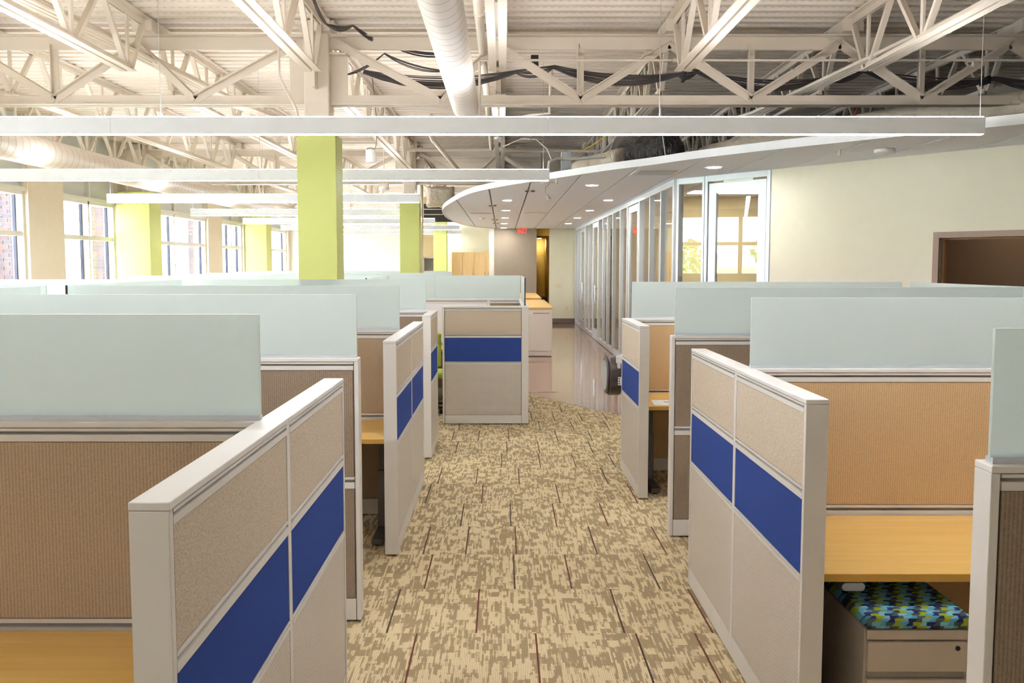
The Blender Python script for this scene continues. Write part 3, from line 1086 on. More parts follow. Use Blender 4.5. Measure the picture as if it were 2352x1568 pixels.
# ================================================================= ducts and services
def spiral_duct(x, z, r, y0, y1, label, bands=()):
    g = thing('spiral_duct', (x, y0, z - r), label, 'duct', 'spiral ducts under the roof')
    m = MB()
    n = 40
    m.tube([(x, y0, z), (x, y1 - 0.03, z), (x, y1 - 0.01, z), (x, y1, z)], [r, r, r * 0.97, r * 0.88], n)
    m.build('shell', 'duct', g, smooth=True)
    m = MB()
    yy = y0 + 0.1
    while yy < y1 - 0.1:
        pts = []
        m.tube([(x, yy, z), (x, yy + 0.006, z)], [r + 0.0022, r + 0.0022], n, cap=False)
        yy += 0.155
    o = m.build('spiral_seam', 'seam', g)
    o['kind'] = 'stuff'
    for yb in bands:
        MB().tube([(x, yb, z), (x, yb + 0.09, z)], r + 0.006, n).build('coupling_band', 'duct', g, smooth=True)
        m = MB()
    for yh in [y0 + 0.6 + 2.6 * k for k in range(int((y1 - y0 - 0.6) / 2.6) + 1)]:
        MB().tube([(x - r - 0.004, yh, z), (x - r - 0.004, yh, 4.36)], 0.004, 6).build('hanger', 'wire', g)
    return g


spiral_duct(-0.375, 3.44, 0.135, 2.5, 9.05, 'round spiral duct hanging above the aisle', (3.2,))
spiral_duct(-5.88, 3.28, 0.185, 5.0, 25.5, 'large round spiral duct along the window wall', (9.0, 18.6))


def pipe(name, label, pts, r, mat='steel', n=10, cat='pipe', group=None):
    o = MB().tube(pts, r, n).build(name, mat, None, smooth=True)
    return tag(o, label, cat, group)


def sprinkler(parent, x, y, z):
    m = MB()
    m.tube([(x, y, z), (x, y, z - 0.05)], 0.012, 8)
    m.disc((x, y), 0.02, z - 0.062, z - 0.056, 10)
    m.box(x - 0.014, x - 0.010, y - 0.003, y + 0.003, z - 0.056, z - 0.02)
    m.box(x + 0.010, x + 0.014, y - 0.003, y + 0.003, z - 0.056, z - 0.02)
    return m.build('sprinkler_head', 'steel', parent)


sp = thing('sprinkler_pipe', (-0.24, 9.15, 3.93), 'thin white sprinkler pipe crossing in front of the roof truss', 'pipe')
MB().tube([(-0.235, 9.15, 3.915), (6.9, 9.15, 3.915)], 0.0125, 10).build('pipe_run', 'steel', sp, smooth=True)
MB().tube([(-0.235, 9.15, 3.90), (-0.235, 9.15, 3.30)], 0.0125, 10).build('pipe_drop', 'steel', sp, smooth=True)
for x in (1.78, 3.55, 4.75):
    sprinkler(sp, x, 9.15, 3.905)
    MB().tube([(x - 0.06, 9.15, 3.915), (x + 0.06, 9.15, 3.915)], 0.022, 10).build('fitting', 'steel', sp, smooth=True)
mp_ = thing('main_pipe', (-0.2, 2.0, 3.88), 'thick white pipe beside the round spiral duct', 'pipe')
MB().tube([(-0.21, 1.0, 4.05), (-0.21, 17.0, 4.05)], 0.041, 14).build('pipe_run', 'steel', mp_, smooth=True)
for y in (7.9, 10.6, 13.5):
    MB().tube([(-0.21, y, 4.05), (-0.21, y + 0.06, 4.05)], 0.048, 14).build('coupling', 'steel', mp_, smooth=True)
    MB().tube([(-0.21, y + 0.2, 4.085), (-0.21, y + 0.2, 4.37)], 0.005, 6).build('hanger_rod', 'wire', mp_)
for k, (y, z, x0, x1, r, lb) in enumerate(((12.9, 3.92, -7.6, 6.5, 0.028, 'white pipe across the roof behind the first truss'), (17.3, 4.06, -2.6, 1.1, 0.036, 'white pipe across the roof before the second truss'),
                                          (16.2, 3.90, -0.1, 1.9, 0.030, 'short white pipe over the front edge of the ceiling cloud'), (14.2, 4.12, -6.9, -1.5, 0.03, 'white pipe across the left roof bay'))):
    pipe('roof_pipe', lb, [(x0, y, z), (x1, y, z)], r, group='pipes under the deck')
pipe('drain_pipe', 'vertical white pipe on the right of the middle green column', [(-1.75, 19.06, 0.0), (-1.75, 19.06, 4.36)], 0.055, n=14, group='pipes under the deck')
pipe('branch_pipe', 'slanting white pipe with a ball joint near the ceiling cloud', [(-1.20, 15.0, 4.37), (-1.20, 15.0, 3.98), (-1.17, 15.0, 3.93), (-0.75, 16.2, 3.50)], 0.035, group='pipes under the deck')
pipe('conduit', 'bent white conduit dropping from the roof by the nearest column', [(-2.30, 9.3, 4.2), (-2.30, 9.3, 3.80), (-2.28, 9.3, 3.74), (-2.13, 9.3, 3.46), (-2.1, 9.3, 3.3)], 0.014, group='pipes under the deck')
pipe('conduit', 'curved white conduit over the front of the ceiling cloud', [(0.0, 11.6, 3.62), (0.14, 11.6, 3.72), (0.35, 11.6, 3.78), (0.6, 11.6, 3.80), (0.62, 11.6, 4.37)], 0.02, group='pipes under the deck')
# cylinder fixture with cord, disc fixtures
q = thing('cylinder_fixture', (-1.79, 12.2, 3.24), 'white drum shaped fixture hung from the roof beside the near column', 'fixture')
MB().tube([(-1.79, 12.2, 3.24), (-1.79, 12.2, 3.25), (-1.79, 12.2, 3.395), (-1.79, 12.2, 3.405)], [0.066, 0.072, 0.072, 0.066], 24).build('drum', 'plastic_white', q, smooth=True)
MB().tube([(-1.84, 12.2, 3.40), (-1.84, 12.2, 3.43), (-1.79, 12.2, 3.44), (-1.74, 12.2, 3.42), (-1.72, 12.2, 3.46), (-1.70, 12.2, 3.74), (-1.76, 12.2, 4.36)], 0.005, 6).build('cord', 'cable', q)
for lb, x, y, z, r in (('round white wireless disc hung before the middle column', -2.2, 16.6, 3.24, 0.10), ('white domed fixture under the roof left of the ceiling cloud', -0.06, 13.4, 3.72, 0.07)):
    q = thing('disc_fixture', (x, y, z), lb, 'fixture')
    MB().tube([(x, y, z), (x, y, z + 0.02), (x, y, z + 0.045)], [r * 0.8, r, r], 20).build('disc', 'plastic_white', q, smooth=True)
    box('junction_box', 'steel', (x - r * 0.8, x + r * 0.8, y - 0.05, y + 0.05, z + 0.046, z + 0.11), q)
    MB().tube([(x, y, z + 0.11), (x, y, 4.36)], 0.01, 8).build('stem', 'steel', q)


def sag_bundle(pts, n, spread, r, seed, sag=0.0):
    rnd = random.Random(seed)
    m = MB()
    for k in range(n):
        o = (rnd.uniform(-1, 1) * spread, rnd.uniform(-1, 1) * spread * 0.8)
        path = []
        for i in range(len(pts) - 1):
            a, b = Vector(pts[i]), Vector(pts[i + 1])
            steps = 8
            amt = (b - a).length * 0.07 * (0.7 + 0.6 * rnd.random()) + sag
            for s in range(steps):
                t = s / steps
                p = a.lerp(b, t)
                f_ = 4 * t * (1 - t)
                path.append((p.x + o[1] * 0.2, p.y + o[0] * (0.4 + 0.6 * f_), p.z + o[1] * (0.35 + 0.65 * f_) - amt * f_))
        path.append(tuple(Vector(pts[-1])))
        m.tube(path, r, 5)
    return m


cbz = 3.96
cb = thing('cable_bundle', (2.0, 9.75, 3.8), 'sagging bundle of black data cables strung behind the roof truss', 'cable bundle')
o = sag_bundle([(-1.5, 9.75, 3.93), (0.15, 9.75, 3.93), (0.55, 9.75, 3.98), (1.9, 9.75, 3.90), (2.1, 9.75, 3.93), (3.5, 9.75, 3.86), (3.9, 9.75, 3.94), (5.3, 9.75, 3.86), (6.9, 9.75, 3.9)], 24, 0.066, 0.0045, 3).build('cables', 'cable', cb)
o['kind'] = 'stuff'
for x, z in ((0.34, 3.985), (1.95, 3.88), (3.62, 3.88), (5.2, 3.84)):
    box('cable_hook', 'black', (x - (0.04 if x < 1 else 0.012), x + (0.04 if x < 1 else 0.012), 9.66, 9.84, z - 0.05, z + (0.10 if x < 1 else 0.03)), cb)
cb = thing('cable_bundle', (-1.7, 9.2, 4.1), 'black cables looping down over the top of the nearest column', 'cable bundle')
o = sag_bundle([(-1.69, 7.9, 4.30), (-1.69, 8.7, 4.15), (-1.52, 9.2, 4.27), (-1.15, 9.75, 4.18), (-0.5, 9.95, 4.17)], 12, 0.025, 0.0045, 8).build('cables', 'cable', cb)
o['kind'] = 'stuff'
cb = thing('cable_bundle', (-1.5, 9.8, 3.9), 'loose black cable loops right of the nearest column', 'cable bundle')
o = sag_bundle([(-1.65, 9.57, 3.86), (-1.25, 9.57, 4.08), (-0.6, 9.57, 3.9)], 8, 0.03, 0.0045, 9).build('cables', 'cable', cb)
o['kind'] = 'stuff'
cb = thing('conduit_bundle', (-4.0, 8.0, 3.9), 'bundle of beige conduits along the left joist', 'conduit bundle')
for k in range(5):
    dx, dz = (k % 3) * 0.06, (k // 3) * 0.06
    MB().tube([(-4.15 + dx, 5.5, 4.02 + dz), (-3.85 + dx, 8.6, 4.0 + dz), (-3.4 + dx, 11.5, 3.86 + dz), (-2.9 + dx, 13.5, 3.82 + dz)], 0.022, 8).build('conduit', 'steel', cb, smooth=True)
cb = thing('conduit_bundle', (3.4, 8.5, 3.9), 'bundle of white conduits rising along the right joist', 'conduit bundle')
for k in range(4):
    MB().tube([(4.05 + k * 0.055, 6.2, 4.0), (3.55 + k * 0.05, 8.8, 3.86), (2.9 + k * 0.045, 10.5, 3.62), (2.35 + k * 0.04, 11.4, 3.52)], 0.02, 8).build('conduit', 'steel', cb, smooth=True)
for k, (pts, mt, lb) in enumerate((([(3.1, 9.6, 3.92), (3.02, 9.6, 3.86), (2.84, 9.6, 3.74), (2.78, 9.6, 3.66), (2.77, 9.6, 3.58)], 'cable_red', 'red wire dangling below the roof truss on the right'),
                                   ([(3.85, 9.8, 3.55), (3.78, 9.8, 3.40), (3.74, 9.8, 3.25)], 'cable_red', 'short red wire hanging under the truss bottom chord'),
                                   ([(1.05, 12.6, 3.42), (1.25, 12.6, 3.52), (1.6, 12.4, 3.75), (1.9, 12.2, 3.95)], 'cable_yellow', 'yellow wire looping over the ceiling cloud'),
                                   ([(0.60, 11.95, 3.10), (0.62, 12.0, 3.22), (0.72, 12.1, 3.28), (1.0, 12.2, 3.29), (1.38, 12.1, 3.31)], 'cable_white', 'thick white flexible conduit over the ceiling cloud edge'),
                                   ([(0.0, 12.2, 3.45), (0.25, 12.2, 3.56), (0.45, 12.2, 3.55), (0.6, 12.2, 3.42), (0.66, 12.2, 3.28)], 'cable_white', 'grey white cable arching beside the ceiling cloud'),
                                   ([(1.5, 12.1, 3.95), (1.52, 12.1, 3.6), (1.42, 12.0, 3.35), (1.45, 11.9, 3.2)], 'cable_white', 'white cable hanging onto the ceiling cloud'),
                                   ([(1.93, 11.05, 3.8), (1.95, 11.05, 3.5), (2.02, 11.05, 3.06)], 'cable_white', 'white cable over the black plastic bag'))):
    o = MB().tube(pts, 0.022 if 'thick' in lb else 0.007, 7).build('wire', mt, None, smooth=True)
    tag(o, lb, 'wire', 'loose wires above the ceiling cloud')
o = thing('junction_box', (0.86, 12.35, 3.1), 'grey metal electrical box standing on the ceiling cloud', 'electrical box')
box('body', 'box_grey', (0.80, 0.94, 12.3, 12.42, 3.08, 3.40), o, bevel=0.004)
box('lid', 'box_grey', (0.805, 0.935, 12.292, 12.30, 3.09, 3.39), o)


def lumpy(pts, radii, mat, name, parent, seed, amp=0.06, n=18, sub=5):
    rnd = random.Random(seed)
    P = []
    R = []
    for i in range(len(pts) - 1):
        a, b = Vector(pts[i]), Vector(pts[i + 1])
        for s in range(sub):
            t = s / sub
            P.append(a.lerp(b, t))
            R.append(radii[i] + (radii[i + 1] - radii[i]) * t)
    P.append(Vector(pts[-1]))
    R.append(radii[-1])
    m = MB().tube(P, R, n)
    for i in range(len(m.v)):
        k = 1 + amp * rnd.uniform(-1, 1)
        c = P[min(i // n, len(P) - 1)]
        v = Vector(m.v[i])
        m.v[i] = tuple(c + (v - c) * k)
    o = m.build(name, mat, parent, smooth=True)
    md = o.modifiers.new('sub', 'SUBSURF')
    md.levels = 1
    md.render_levels = 2
    return o


o = thing('insulated_duct', (4.0, 10.0, 3.2), 'cream wrapped flexible duct lying over the ceiling cloud on the right', 'duct')
lumpy([(6.9, 8.6, 3.56), (5.5, 9.5, 3.50), (4.2, 10.3, 3.42), (3.0, 11.2, 3.30), (2.55, 11.7, 3.25)], [0.20, 0.19, 0.18, 0.16, 0.12], 'insul', 'wrap', o, 4, 0.05)
o = thing('insulated_duct', (1.3, 12.6, 3.2), 'cream wrapped duct end left of the black plastic bag', 'duct')
lumpy([(1.63, 12.1, 3.27), (1.45, 12.4, 3.26), (1.1, 12.9, 3.22), (0.95, 13.1, 3.20)], [0.17, 0.15, 0.14, 0.09], 'insul', 'wrap', o, 5, 0.09)
o = thing('plastic_bag', (1.9, 11.8, 3.1), 'crinkled black plastic wrapped around the duct over the ceiling cloud', 'plastic wrap')
lumpy([(1.68, 12.0, 3.25), (1.74, 11.95, 3.28), (1.95, 11.7, 3.30), (2.14, 11.45, 3.30), (2.24, 11.35, 3.26)], [0.10, 0.22, 0.25, 0.24, 0.10], 'bag', 'wrap', o, 6, 0.13, 22)
o = thing('insulated_duct', (2.5, 11.3, 3.2), 'low brown wrapped duct right of the black plastic bag', 'duct')
lumpy([(2.30, 11.4, 3.18), (2.55, 11.2, 3.19), (2.9, 10.9, 3.2)], [0.10, 0.11, 0.10], 'insul', 'wrap', o, 12, 0.08)
o = thing('insulated_box', (-1.45, 19.4, 3.1), 'white plastic wrapped box behind the nose of the ceiling cloud', 'duct')
m = MB()
rnd = random.Random(3)
nx, ny, nz = 6, 3, 5
bmx = bmesh.new()
bmesh.ops.create_cube(bmx, size=1.0)
bmesh.ops.subdivide_edges(bmx, edges=bmx.edges[:], cuts=5, use_grid_fill=True)
for v in bmx.verts:
    v.co += Vector((rnd.uniform(-1, 1), rnd.uniform(-1, 1), rnd.uniform(-1, 1))) * 0.035
    v.co = Vector((v.co.x * 0.58, v.co.y * 0.4, v.co.z * 0.42))
me = bpy.data.meshes.new('wrap')
bmx.to_mesh(me)
bmx.free()
me.materials.append(M['insul'])
me.shade_smooth()
wo = bpy.data.objects.new('wrap', me)
C.objects.link(wo)
wo.parent = o
wo.location = (0.10, 0.05, 0.22)
o = thing('plenum_frame', (-1.6, 24.5, 3.2), 'dark open shaft framing above the far green column', 'roof framing')
box('backing', 'vent_dark', (-2.3, -0.6, 26.0, 26.06, 3.1, 3.62), o)
for z in (3.3, 3.45):
    box('angle', 'steel', (-2.3, -1.4, 25.9, 25.95, z, z + 0.02), o)

# ================================================================= things on the ceiling cloud
dl = [(2.486, 10.572), (1.288, 12.942), (1.872, 15.914), (1.837, 18.877), (1.818, 21.835), (1.813, 24.811), (0.078, 15.957), (0.069, 18.877), (0.053, 21.835), (0.036, 24.811), (0.02, 27.72)]
dlab = ['nearest recessed downlight, before the corner office door', 'recessed downlight nearest the ceiling cloud front edge', 'first downlight of the row beside the glass offices', 'second downlight of the row beside the glass offices',
        'third downlight of the row beside the glass offices', 'farthest downlight of the row beside the glass offices', 'first downlight of the row over the file cabinets', 'second downlight of the row over the file cabinets',
        'third downlight of the row over the file cabinets', 'fourth downlight of the row over the file cabinets', 'farthest downlight over the file cabinets, by the exit sign']
for (x, y), lb in zip(dl, dlab):
    g = thing('downlight', (x, y, HC), lb, 'downlight', 'recessed downlights in the ceiling cloud')
    m = MB()
    n = 28
    for k in range(n):
        a0, a1 = 2 * PI * k / n, 2 * PI * (k + 1) / n
        p = []
        for r_, z_ in ((0.078, HC - 0.006), (0.092, HC - 0.001)):
            p += [(x + r_ * math.cos(a0), y + r_ * math.sin(a0), z_), (x + r_ * math.cos(a1), y + r_ * math.sin(a1), z_)]
        b0 = len(m.v)
        m.v += p
        m.f.append((b0, b0 + 1, b0 + 3, b0 + 2))
    m.build('trim_ring', 'plastic_white', g)
    MB().disc((x, y), 0.078, HC - 0.0055, HC - 0.002, 28).build('lens', 'down', g)

for k, (x, y, lb) in enumerate(((0.42, 13.9, 'nearest small square vent on a ceiling seam'), (-0.2, 17.3, 'small square vent on the left ceiling seam'), (-0.2, 22.6, 'far small square vent on the left ceiling seam'), (-0.19, 24.6, 'farthest small square vent on the left ceiling seam'))):
    g = thing('seam_vent', (x, y, HC), lb, 'vent', 'vents on ceiling seams')
    box('plate', 'wall_beige', (x - 0.09, x + 0.09, y - 0.16, y + 0.16, HC - 0.006, HC - 0.001), g)
    for sx in (-1, 1):
        for sy in (-1, 1):
            box('slot', 'vent_dark', (x + sx * 0.045 - 0.025, x + sx * 0.045 + 0.025, y + sy * 0.08 - 0.055, y + sy * 0.08 + 0.055, HC - 0.009, HC - 0.0055), g)
for k, (x0, x1, y, lb) in enumerate(((-0.74, -0.24, 19.8, 'grey linear slot diffuser at the nose of the ceiling cloud'), (0.43, 0.97, 19.6, 'white linear slot diffuser in the middle of the ceiling cloud'))):
    g = thing('slot_diffuser', ((x0 + x1) / 2, y, HC), lb, 'diffuser', 'slot diffusers')
    box('frame', 'wall_beige', (x0, x1, y - 0.09, y + 0.09, HC - 0.010, HC - 0.001), g)
    box('slot', 'alu_dark', (x0 + 0.04, x1 - 0.02, y - 0.05, y + 0.05, HC - 0.014, HC - 0.0095), g)
g = thing('air_grille', (1.95, 11.25, HC), 'flat grey return air grille near the front edge of the ceiling cloud', 'grille')
box('frame', 'plastic_white', (1.62, 2.18, 10.85, 11.45, HC - 0.008, HC - 0.001), g)
box('grid', 'box_grey', (1.67, 2.13, 10.9, 11.4, HC - 0.011, HC - 0.0075), g)
for k in range(5):
    box('louvre', 'plastic_white', (1.67, 2.13, 10.98 + k * 0.09, 10.99 + k * 0.09, HC - 0.016, HC - 0.0105), g)
g = thing('wireless_access_point', (3.82, 8.95, HC), 'round white wireless access point under the ceiling on the right', 'access point')
MB().tube([(3.80, 8.95, HC - 0.045), (3.80, 8.95, HC - 0.03), (3.80, 8.95, HC - 0.002)], [0.07, 0.10, 0.10], 28).build('body', 'plastic_white', g, smooth=True)
g = thing('ceiling_plate', (0.6, 12.2, HC), 'thin white ceiling plate with a short hanging wire', 'ceiling fitting')
MB().disc((0.62, 12.55), 0.09, HC - 0.008, HC - 0.001, 20).build('plate', 'plastic_white', g)
MB().tube([(0.66, 12.55, HC - 0.008), (0.60, 12.55, HC - 0.06), (0.60, 12.6, HC - 0.13), (0.68, 12.6, HC - 0.22)], 0.004, 6).build('wire', 'cable', g)
for x, y, lb in ((3.35, 8.95, 'small sprinkler head beside the round access point'), (0.72, 12.0, 'small sprinkler head by the ceiling plate'), (0.75, 15.0, 'small sprinkler head behind the ceiling plate'), (0.72, 18.9, 'small sprinkler head before the white slot diffuser')):
    g = thing('sprinkler', (x, y, HC), lb, 'sprinkler', 'pendent sprinklers in the ceiling cloud')
    MB().disc((x, y), 0.035, HC - 0.006, HC - 0.001, 14).build('escutcheon', 'plastic_white', g)
    sprinkler(g, x, y, HC - 0.004)
g = thing('smoke_detector', (-0.5, 21.9, HC), 'small white conical smoke detector near the ceiling cloud nose', 'detector')
MB().tube([(-0.5, 21.9, HC - 0.05), (-0.5, 21.9, HC - 0.02), (-0.5, 21.9, HC - 0.001)], [0.03, 0.07, 0.07], 18).build('body', 'plastic_white', g, smooth=True)
# exit sign
g = thing('exit_sign', (0.59, 27.0, HC), 'red lit EXIT sign on a clear panel under the ceiling', 'exit sign')
box('canopy', 'plastic_white', (0.48, 0.70, 26.96, 27.04, HC - 0.03, HC - 0.001), g)
box('panel', 'glass', (0.43, 0.75, 26.995, 27.005, HC - 0.24, HC - 0.03), g)
cu = bpy.data.curves.new('exit_letters', 'FONT')
cu.body = 'EXIT'
cu.size = 0.185
cu.extrude = 0.004
cu.offset = 0.004
cu.align_x = 'CENTER'
cu.align_y = 'CENTER'
cu.materials.append(M['exit_red'])
tmp = bpy.data.objects.new('letters_curve', cu)
me = bpy.data.meshes.new_from_object(tmp)
bpy.data.objects.remove(tmp)
bpy.data.curves.remove(cu)
if not me.materials:
    me.materials.append(M['exit_red'])
lt = bpy.data.objects.new('letters', me)
C.objects.link(lt)
lt.parent = g
lt.rotation_euler = (PI / 2, 0, 0)
lt.scale = (0.72, 1.0, 1.0)
lt.location = (0.0, -0.02, -0.135)

# ================================================================= cubicle partitions
PH = 1.38
GT = 1.705
ROWS = {
    'aisle': [(1.060, 1.325, 'fabric_tile', 'speckle'), (0.737, 1.012, 'blue_tile', 'blue'), (0.112, 0.706, 'metal_tile', 'dots')],
    'inner': [(0.768, 1.318, 'fabric_tile', 'rib'), (0.128, 0.704, 'fabric_tile', 'rib')],
    'inner_taupe': [(0.768, 1.318, 'fabric_tile', 'rib_dark'), (0.128, 0.704, 'fabric_tile', 'rib_dark')],
    'inner_warm': [(0.748, 1.318, 'fabric_tile', 'rib_gold'), (0.128, 0.690, 'fabric_tile', 'rib_gold')],
    'white': [(0.768, 1.318, 'marker_tile', 'white_tile'), (0.128, 0.704, 'fabric_tile', 'rib')],
}


def partition(label, axis, c0, c1, a0, a1, neg, pos, cuts=(), glass=None, ends=(1, 1), group=None, over=None):
    """wall along x (axis 'x', thickness c0..c1 in y) or along y; neg/pos are the styles of its two faces"""
    loc = ((a0 + a1) / 2, (c0 + c1) / 2, 0) if axis == 'x' else ((c0 + c1) / 2, (a0 + a1) / 2, 0)
    g = thing('cubicle_partition', loc, label, 'partition', group or 'cubicle partitions')

    def bx(m, u0, u1, w0, w1, z0, z1):
        if axis == 'x':
            m.box(u0, u1, w0, w1, z0, z1)
        else:
            m.box(w0, w1, u0, u1, z0, z1)
        return m
    e0 = a0 + (0.022 if ends[0] else 0)
    e1 = a1 - (0.022 if ends[1] else 0)
    bx(MB(), e0, e1, c0 + 0.014, c1 - 0.014, 0.012, PH - 0.018).build('core', 'groove', g)
    for k, (on, u0, u1) in enumerate(((ends[0], a0, e0), (ends[1], e1, a1))):
        if on:
            bx(MB(), u0, u1, c0, c1, 0.012, PH - 0.0185).build('end_post', 'paint', g, bevel=0.002)
    us = [e0] + list(cuts) + [e1]
    for u0, u1 in zip(us, us[1:]):
        bx(MB(), u0 if u0 != e0 else a0, u1 if u1 != e1 else a1, c0 - 0.001, c1 + 0.001, PH - 0.018, PH).build('top_cap', 'paint_white', g, bevel=0.003)
    for side, style in ((-1, neg), (1, pos)):
        if style is None:
            continue

        def face(m, u0, u1, z0, z1, proud):
            if side < 0:
                return bx(m, u0, u1, c0 + 0.014 - proud, c0 + 0.0142, z0, z1)
            return bx(m, u0, u1, c1 - 0.0142, c1 - 0.014 + proud, z0, z1)
        for u in list(cuts):
            face(MB(), u - 0.019, u + 0.019, 0.012, PH - 0.018, 0.0125).build('stile', 'paint', g)
        for i, (u0, u1) in enumerate(zip(us, us[1:])):
            v0 = u0 + (0.019 if i > 0 else 0.004)
            v1 = u1 - (0.019 if i < len(us) - 2 else 0.004)
            st = style[i] if isinstance(style, (list, tuple)) else style
            rows = ROWS[st]
            for (z0, z1, nm, mt) in rows:
                face(MB(), v0 + 0.003, v1 - 0.003, z0, z1, 0.0115).build(nm, mt, g, bevel=0.0025)
            # rails: above every tile a lower lip, a groove and an upper lip
            tops = [PH - 0.018] + [r[0] for r in rows[:-1]]
            for (z0, z1, nm, mt), zt in zip(rows, tops):
                gap = zt - z1
                m = MB()
                face(m, v0, v1, z1 + 0.002, z1 + 0.002 + gap * 0.48, 0.0135)
                face(m, v0, v1, zt - 0.002 - gap * 0.20, zt - 0.002, 0.0135)
                m.build('rail', 'paint', g)
            face(MB(), v0, v1, 0.012, rows[-1][0] - 0.004, 0.012).build('base_plate', 'paint', g)
    if glass:
        gm = (c0 + c1) / 2
        gp = [glass[0]] + list(glass[2:]) + [glass[1]]
        bx(MB(), glass[0] + 0.002, glass[1] - 0.002, gm - 0.016, gm + 0.016, PH, PH + 0.014).build('screen_channel', 'alu', g)
        for u0, u1 in zip(gp, gp[1:]):
            bx(MB(), u0 + 0.001, u1 - 0.001, gm - 0.006, gm + 0.006, PH + 0.003, GT).build('frosted_screen', 'frost', g, bevel=0.0015)
        if axis == 'y':
            bx(MB(), glass[0] - 0.004, glass[0] + 0.001, gm - 0.007, gm + 0.007, PH + 0.003, GT).build('screen_dark_edge', 'black', g)  # added black strip imitating the dark look of glass seen edge on
    return g


LX0, LX1 = -0.752, -0.670
SPL = -3.2
# left aisle walls
partition('nearest left aisle partition with two blue tiles and a plain end', 'y', LX0, LX1, 1.75, 3.71, None, 'aisle', (2.745,), None)
partition('middle left aisle partition with two blue tiles, beside the maple desk end', 'y', LX0, LX1, 5.547, 7.46, None, 'aisle', (6.51,), None)
partition('far left aisle partition, tall white end and narrow blue tile', 'y', -0.765, -0.684, 8.40, 9.29, None, 'aisle', (), None)
# left cross partitions with frosted screens
partition('left cross partition in front with the largest frosted screen and ribbed tan fabric', 'x', 2.665, 2.745, SPL, LX0, 'inner', 'inner', (-1.98,), (SPL + 0.06, -0.742), (1, 0))
partition('second left cross partition with frosted screen and free white end post', 'x', 4.50, 4.58, SPL, -0.737, 'inner_taupe', 'inner', (-1.98,), (SPL + 0.06, -0.747), (1, 1))
partition('third left cross partition with frosted screen behind the maple desk end', 'x', 6.47, 6.55, SPL, LX0, 'inner', 'inner', (-1.98,), (SPL + 0.06, -0.757), (1, 0))
partition('fourth left cross partition with frosted screen beside the tall white end', 'x', 9.21, 9.29, SPL, -0.766, 'inner_taupe', 'inner', (-1.98,), (SPL + 0.06, -0.80), (1, 0))
# spine between the left cubicles and the window-side cubicles
for k, (a, b_, lb) in enumerate(((0.6, 4.5, 'nearest left spine partition running away from the camera'), (4.58, 6.47, 'left spine partition between the second and third frosted screens'), (6.55, 9.21, 'left spine partition with slanting frosted screen before the near column'))):
    partition(lb, 'y', SPL - 0.08, SPL, a, b_, None, 'inner', (), (a + 0.05, b_ - 0.25), (0, 0), 'left spine partitions')
for k, (y, a, lb) in enumerate(((2.665, -5.6, 'window-side cross partition at the left frame edge'), (4.50, -5.6, 'second window-side cross partition with frosted screen'), (6.47, -5.6, 'third window-side cross partition with frosted screen'), (9.21, -5.6, 'fourth window-side cross partition with frosted screen'),
                             (12.42, -5.25, 'fifth window-side cross partition below the left windows'))):
    partition(lb, 'x', y, y + 0.08, a, SPL - 0.08, 'inner', None, (), (a + 0.02, SPL - 0.14), (1, 0), 'window-side partitions')
# block beyond: front panel facing the camera, its return and its back wall
partition('partition facing the camera with tan, blue and dimpled metal tiles', 'x', 10.245, 10.325, -0.70, 0.218, 'aisle', None, (), None, (1, 0))
partition('partition return at the right of the blue tile panel, glass screen seen edge on', 'y', 0.218, 0.298, 10.245, 12.46, None, 'inner', (11.35,), (10.36, 12.40), (1, 0))
partition('cross partition with white marker board and long frosted screen', 'x', 12.46, 12.54, -1.55, 0.298, ['white', 'inner_taupe'], 'inner', (-0.20,), (-1.52, 0.244, -0.955), (0, 1))
partition('spine partition left of the lime chair cubicle', 'y', -1.63, -1.55, 10.3, 12.54, None, 'inner', (11.4,), (10.35, 12.4), (1, 1))
partition('cross partition with frosted screen left of the lime chair cubicle', 'x', 12.46, 12.54, SPL, -1.63, 'inner', None, (), (SPL, -1.64), (0, 0))
for k, (y, a, b_, lb) in enumerate(((14.6, -5.25, -1.6, 'far cross partition with frosted screen, first behind the lime chair cubicle'), (16.7, -5.6, -1.2, 'far cross partition with frosted screen before the middle green column'),
                                 (19.6, -6.0, -1.1, 'far cross partition with frosted screen behind the middle green column'), (22.0, -6.0, -1.4, 'farthest cross partition with frosted screen'))):
    partition(lb, 'x', y, y + 0.08, a, b_, 'inner', None, ((a + b_) / 2,), (a + 0.02, b_ - 0.02), (1, 1), 'far partitions')
# right side
RX0, RX1 = 1.075, 1.156
SPR = 3.56
partition('nearest right aisle partition with two blue tiles', 'y', RX0, RX1, 3.118, 5.04, 'aisle', None, (4.08,), None)
partition('far right aisle partition with a single blue tile', 'y', 1.070, 1.148, 6.922, 7.965, 'aisle', None, (), None)
partition('right corner partition at the frame edge with taupe ribbed fabric', 'x', 2.074, 2.15, 1.158, SPR, 'inner_taupe', 'inner', (2.37,), (1.170, SPR - 0.06), (1, 0))
partition('right cross partition behind the pedestal desk, warm ribbed fabric and frosted screen', 'x', 4.04, 4.12, RX1, SPR, 'inner_warm', 'inner', (), (1.14, SPR - 0.06), (0, 0))
partition('second right cross partition with taupe fabric and free white end post', 'x', 5.94, 6.02, 1.135, SPR, 'inner_taupe', 'inner', (2.37,), (1.158, SPR - 0.06), (1, 0))
partition('third right cross partition with frosted screen above the desk with paper', 'x', 7.87, 7.95, 1.148, SPR, 'inner_warm', 'inner', (2.37,), (1.148, SPR - 0.01), (0, 0))
partition('right spine partition with slanting frosted screen before the brown doorway', 'y', SPR, SPR + 0.08, 5.0, 7.95, 'inner', None, (), (5.05, 7.85), (0, 1), 'right spine partitions')
partition('right spine partition beside the nearest desk', 'y', SPR, SPR + 0.08, 2.1, 5.0, 'inner', None, (), (2.15, 4.9), (0, 0), 'right spine partitions')


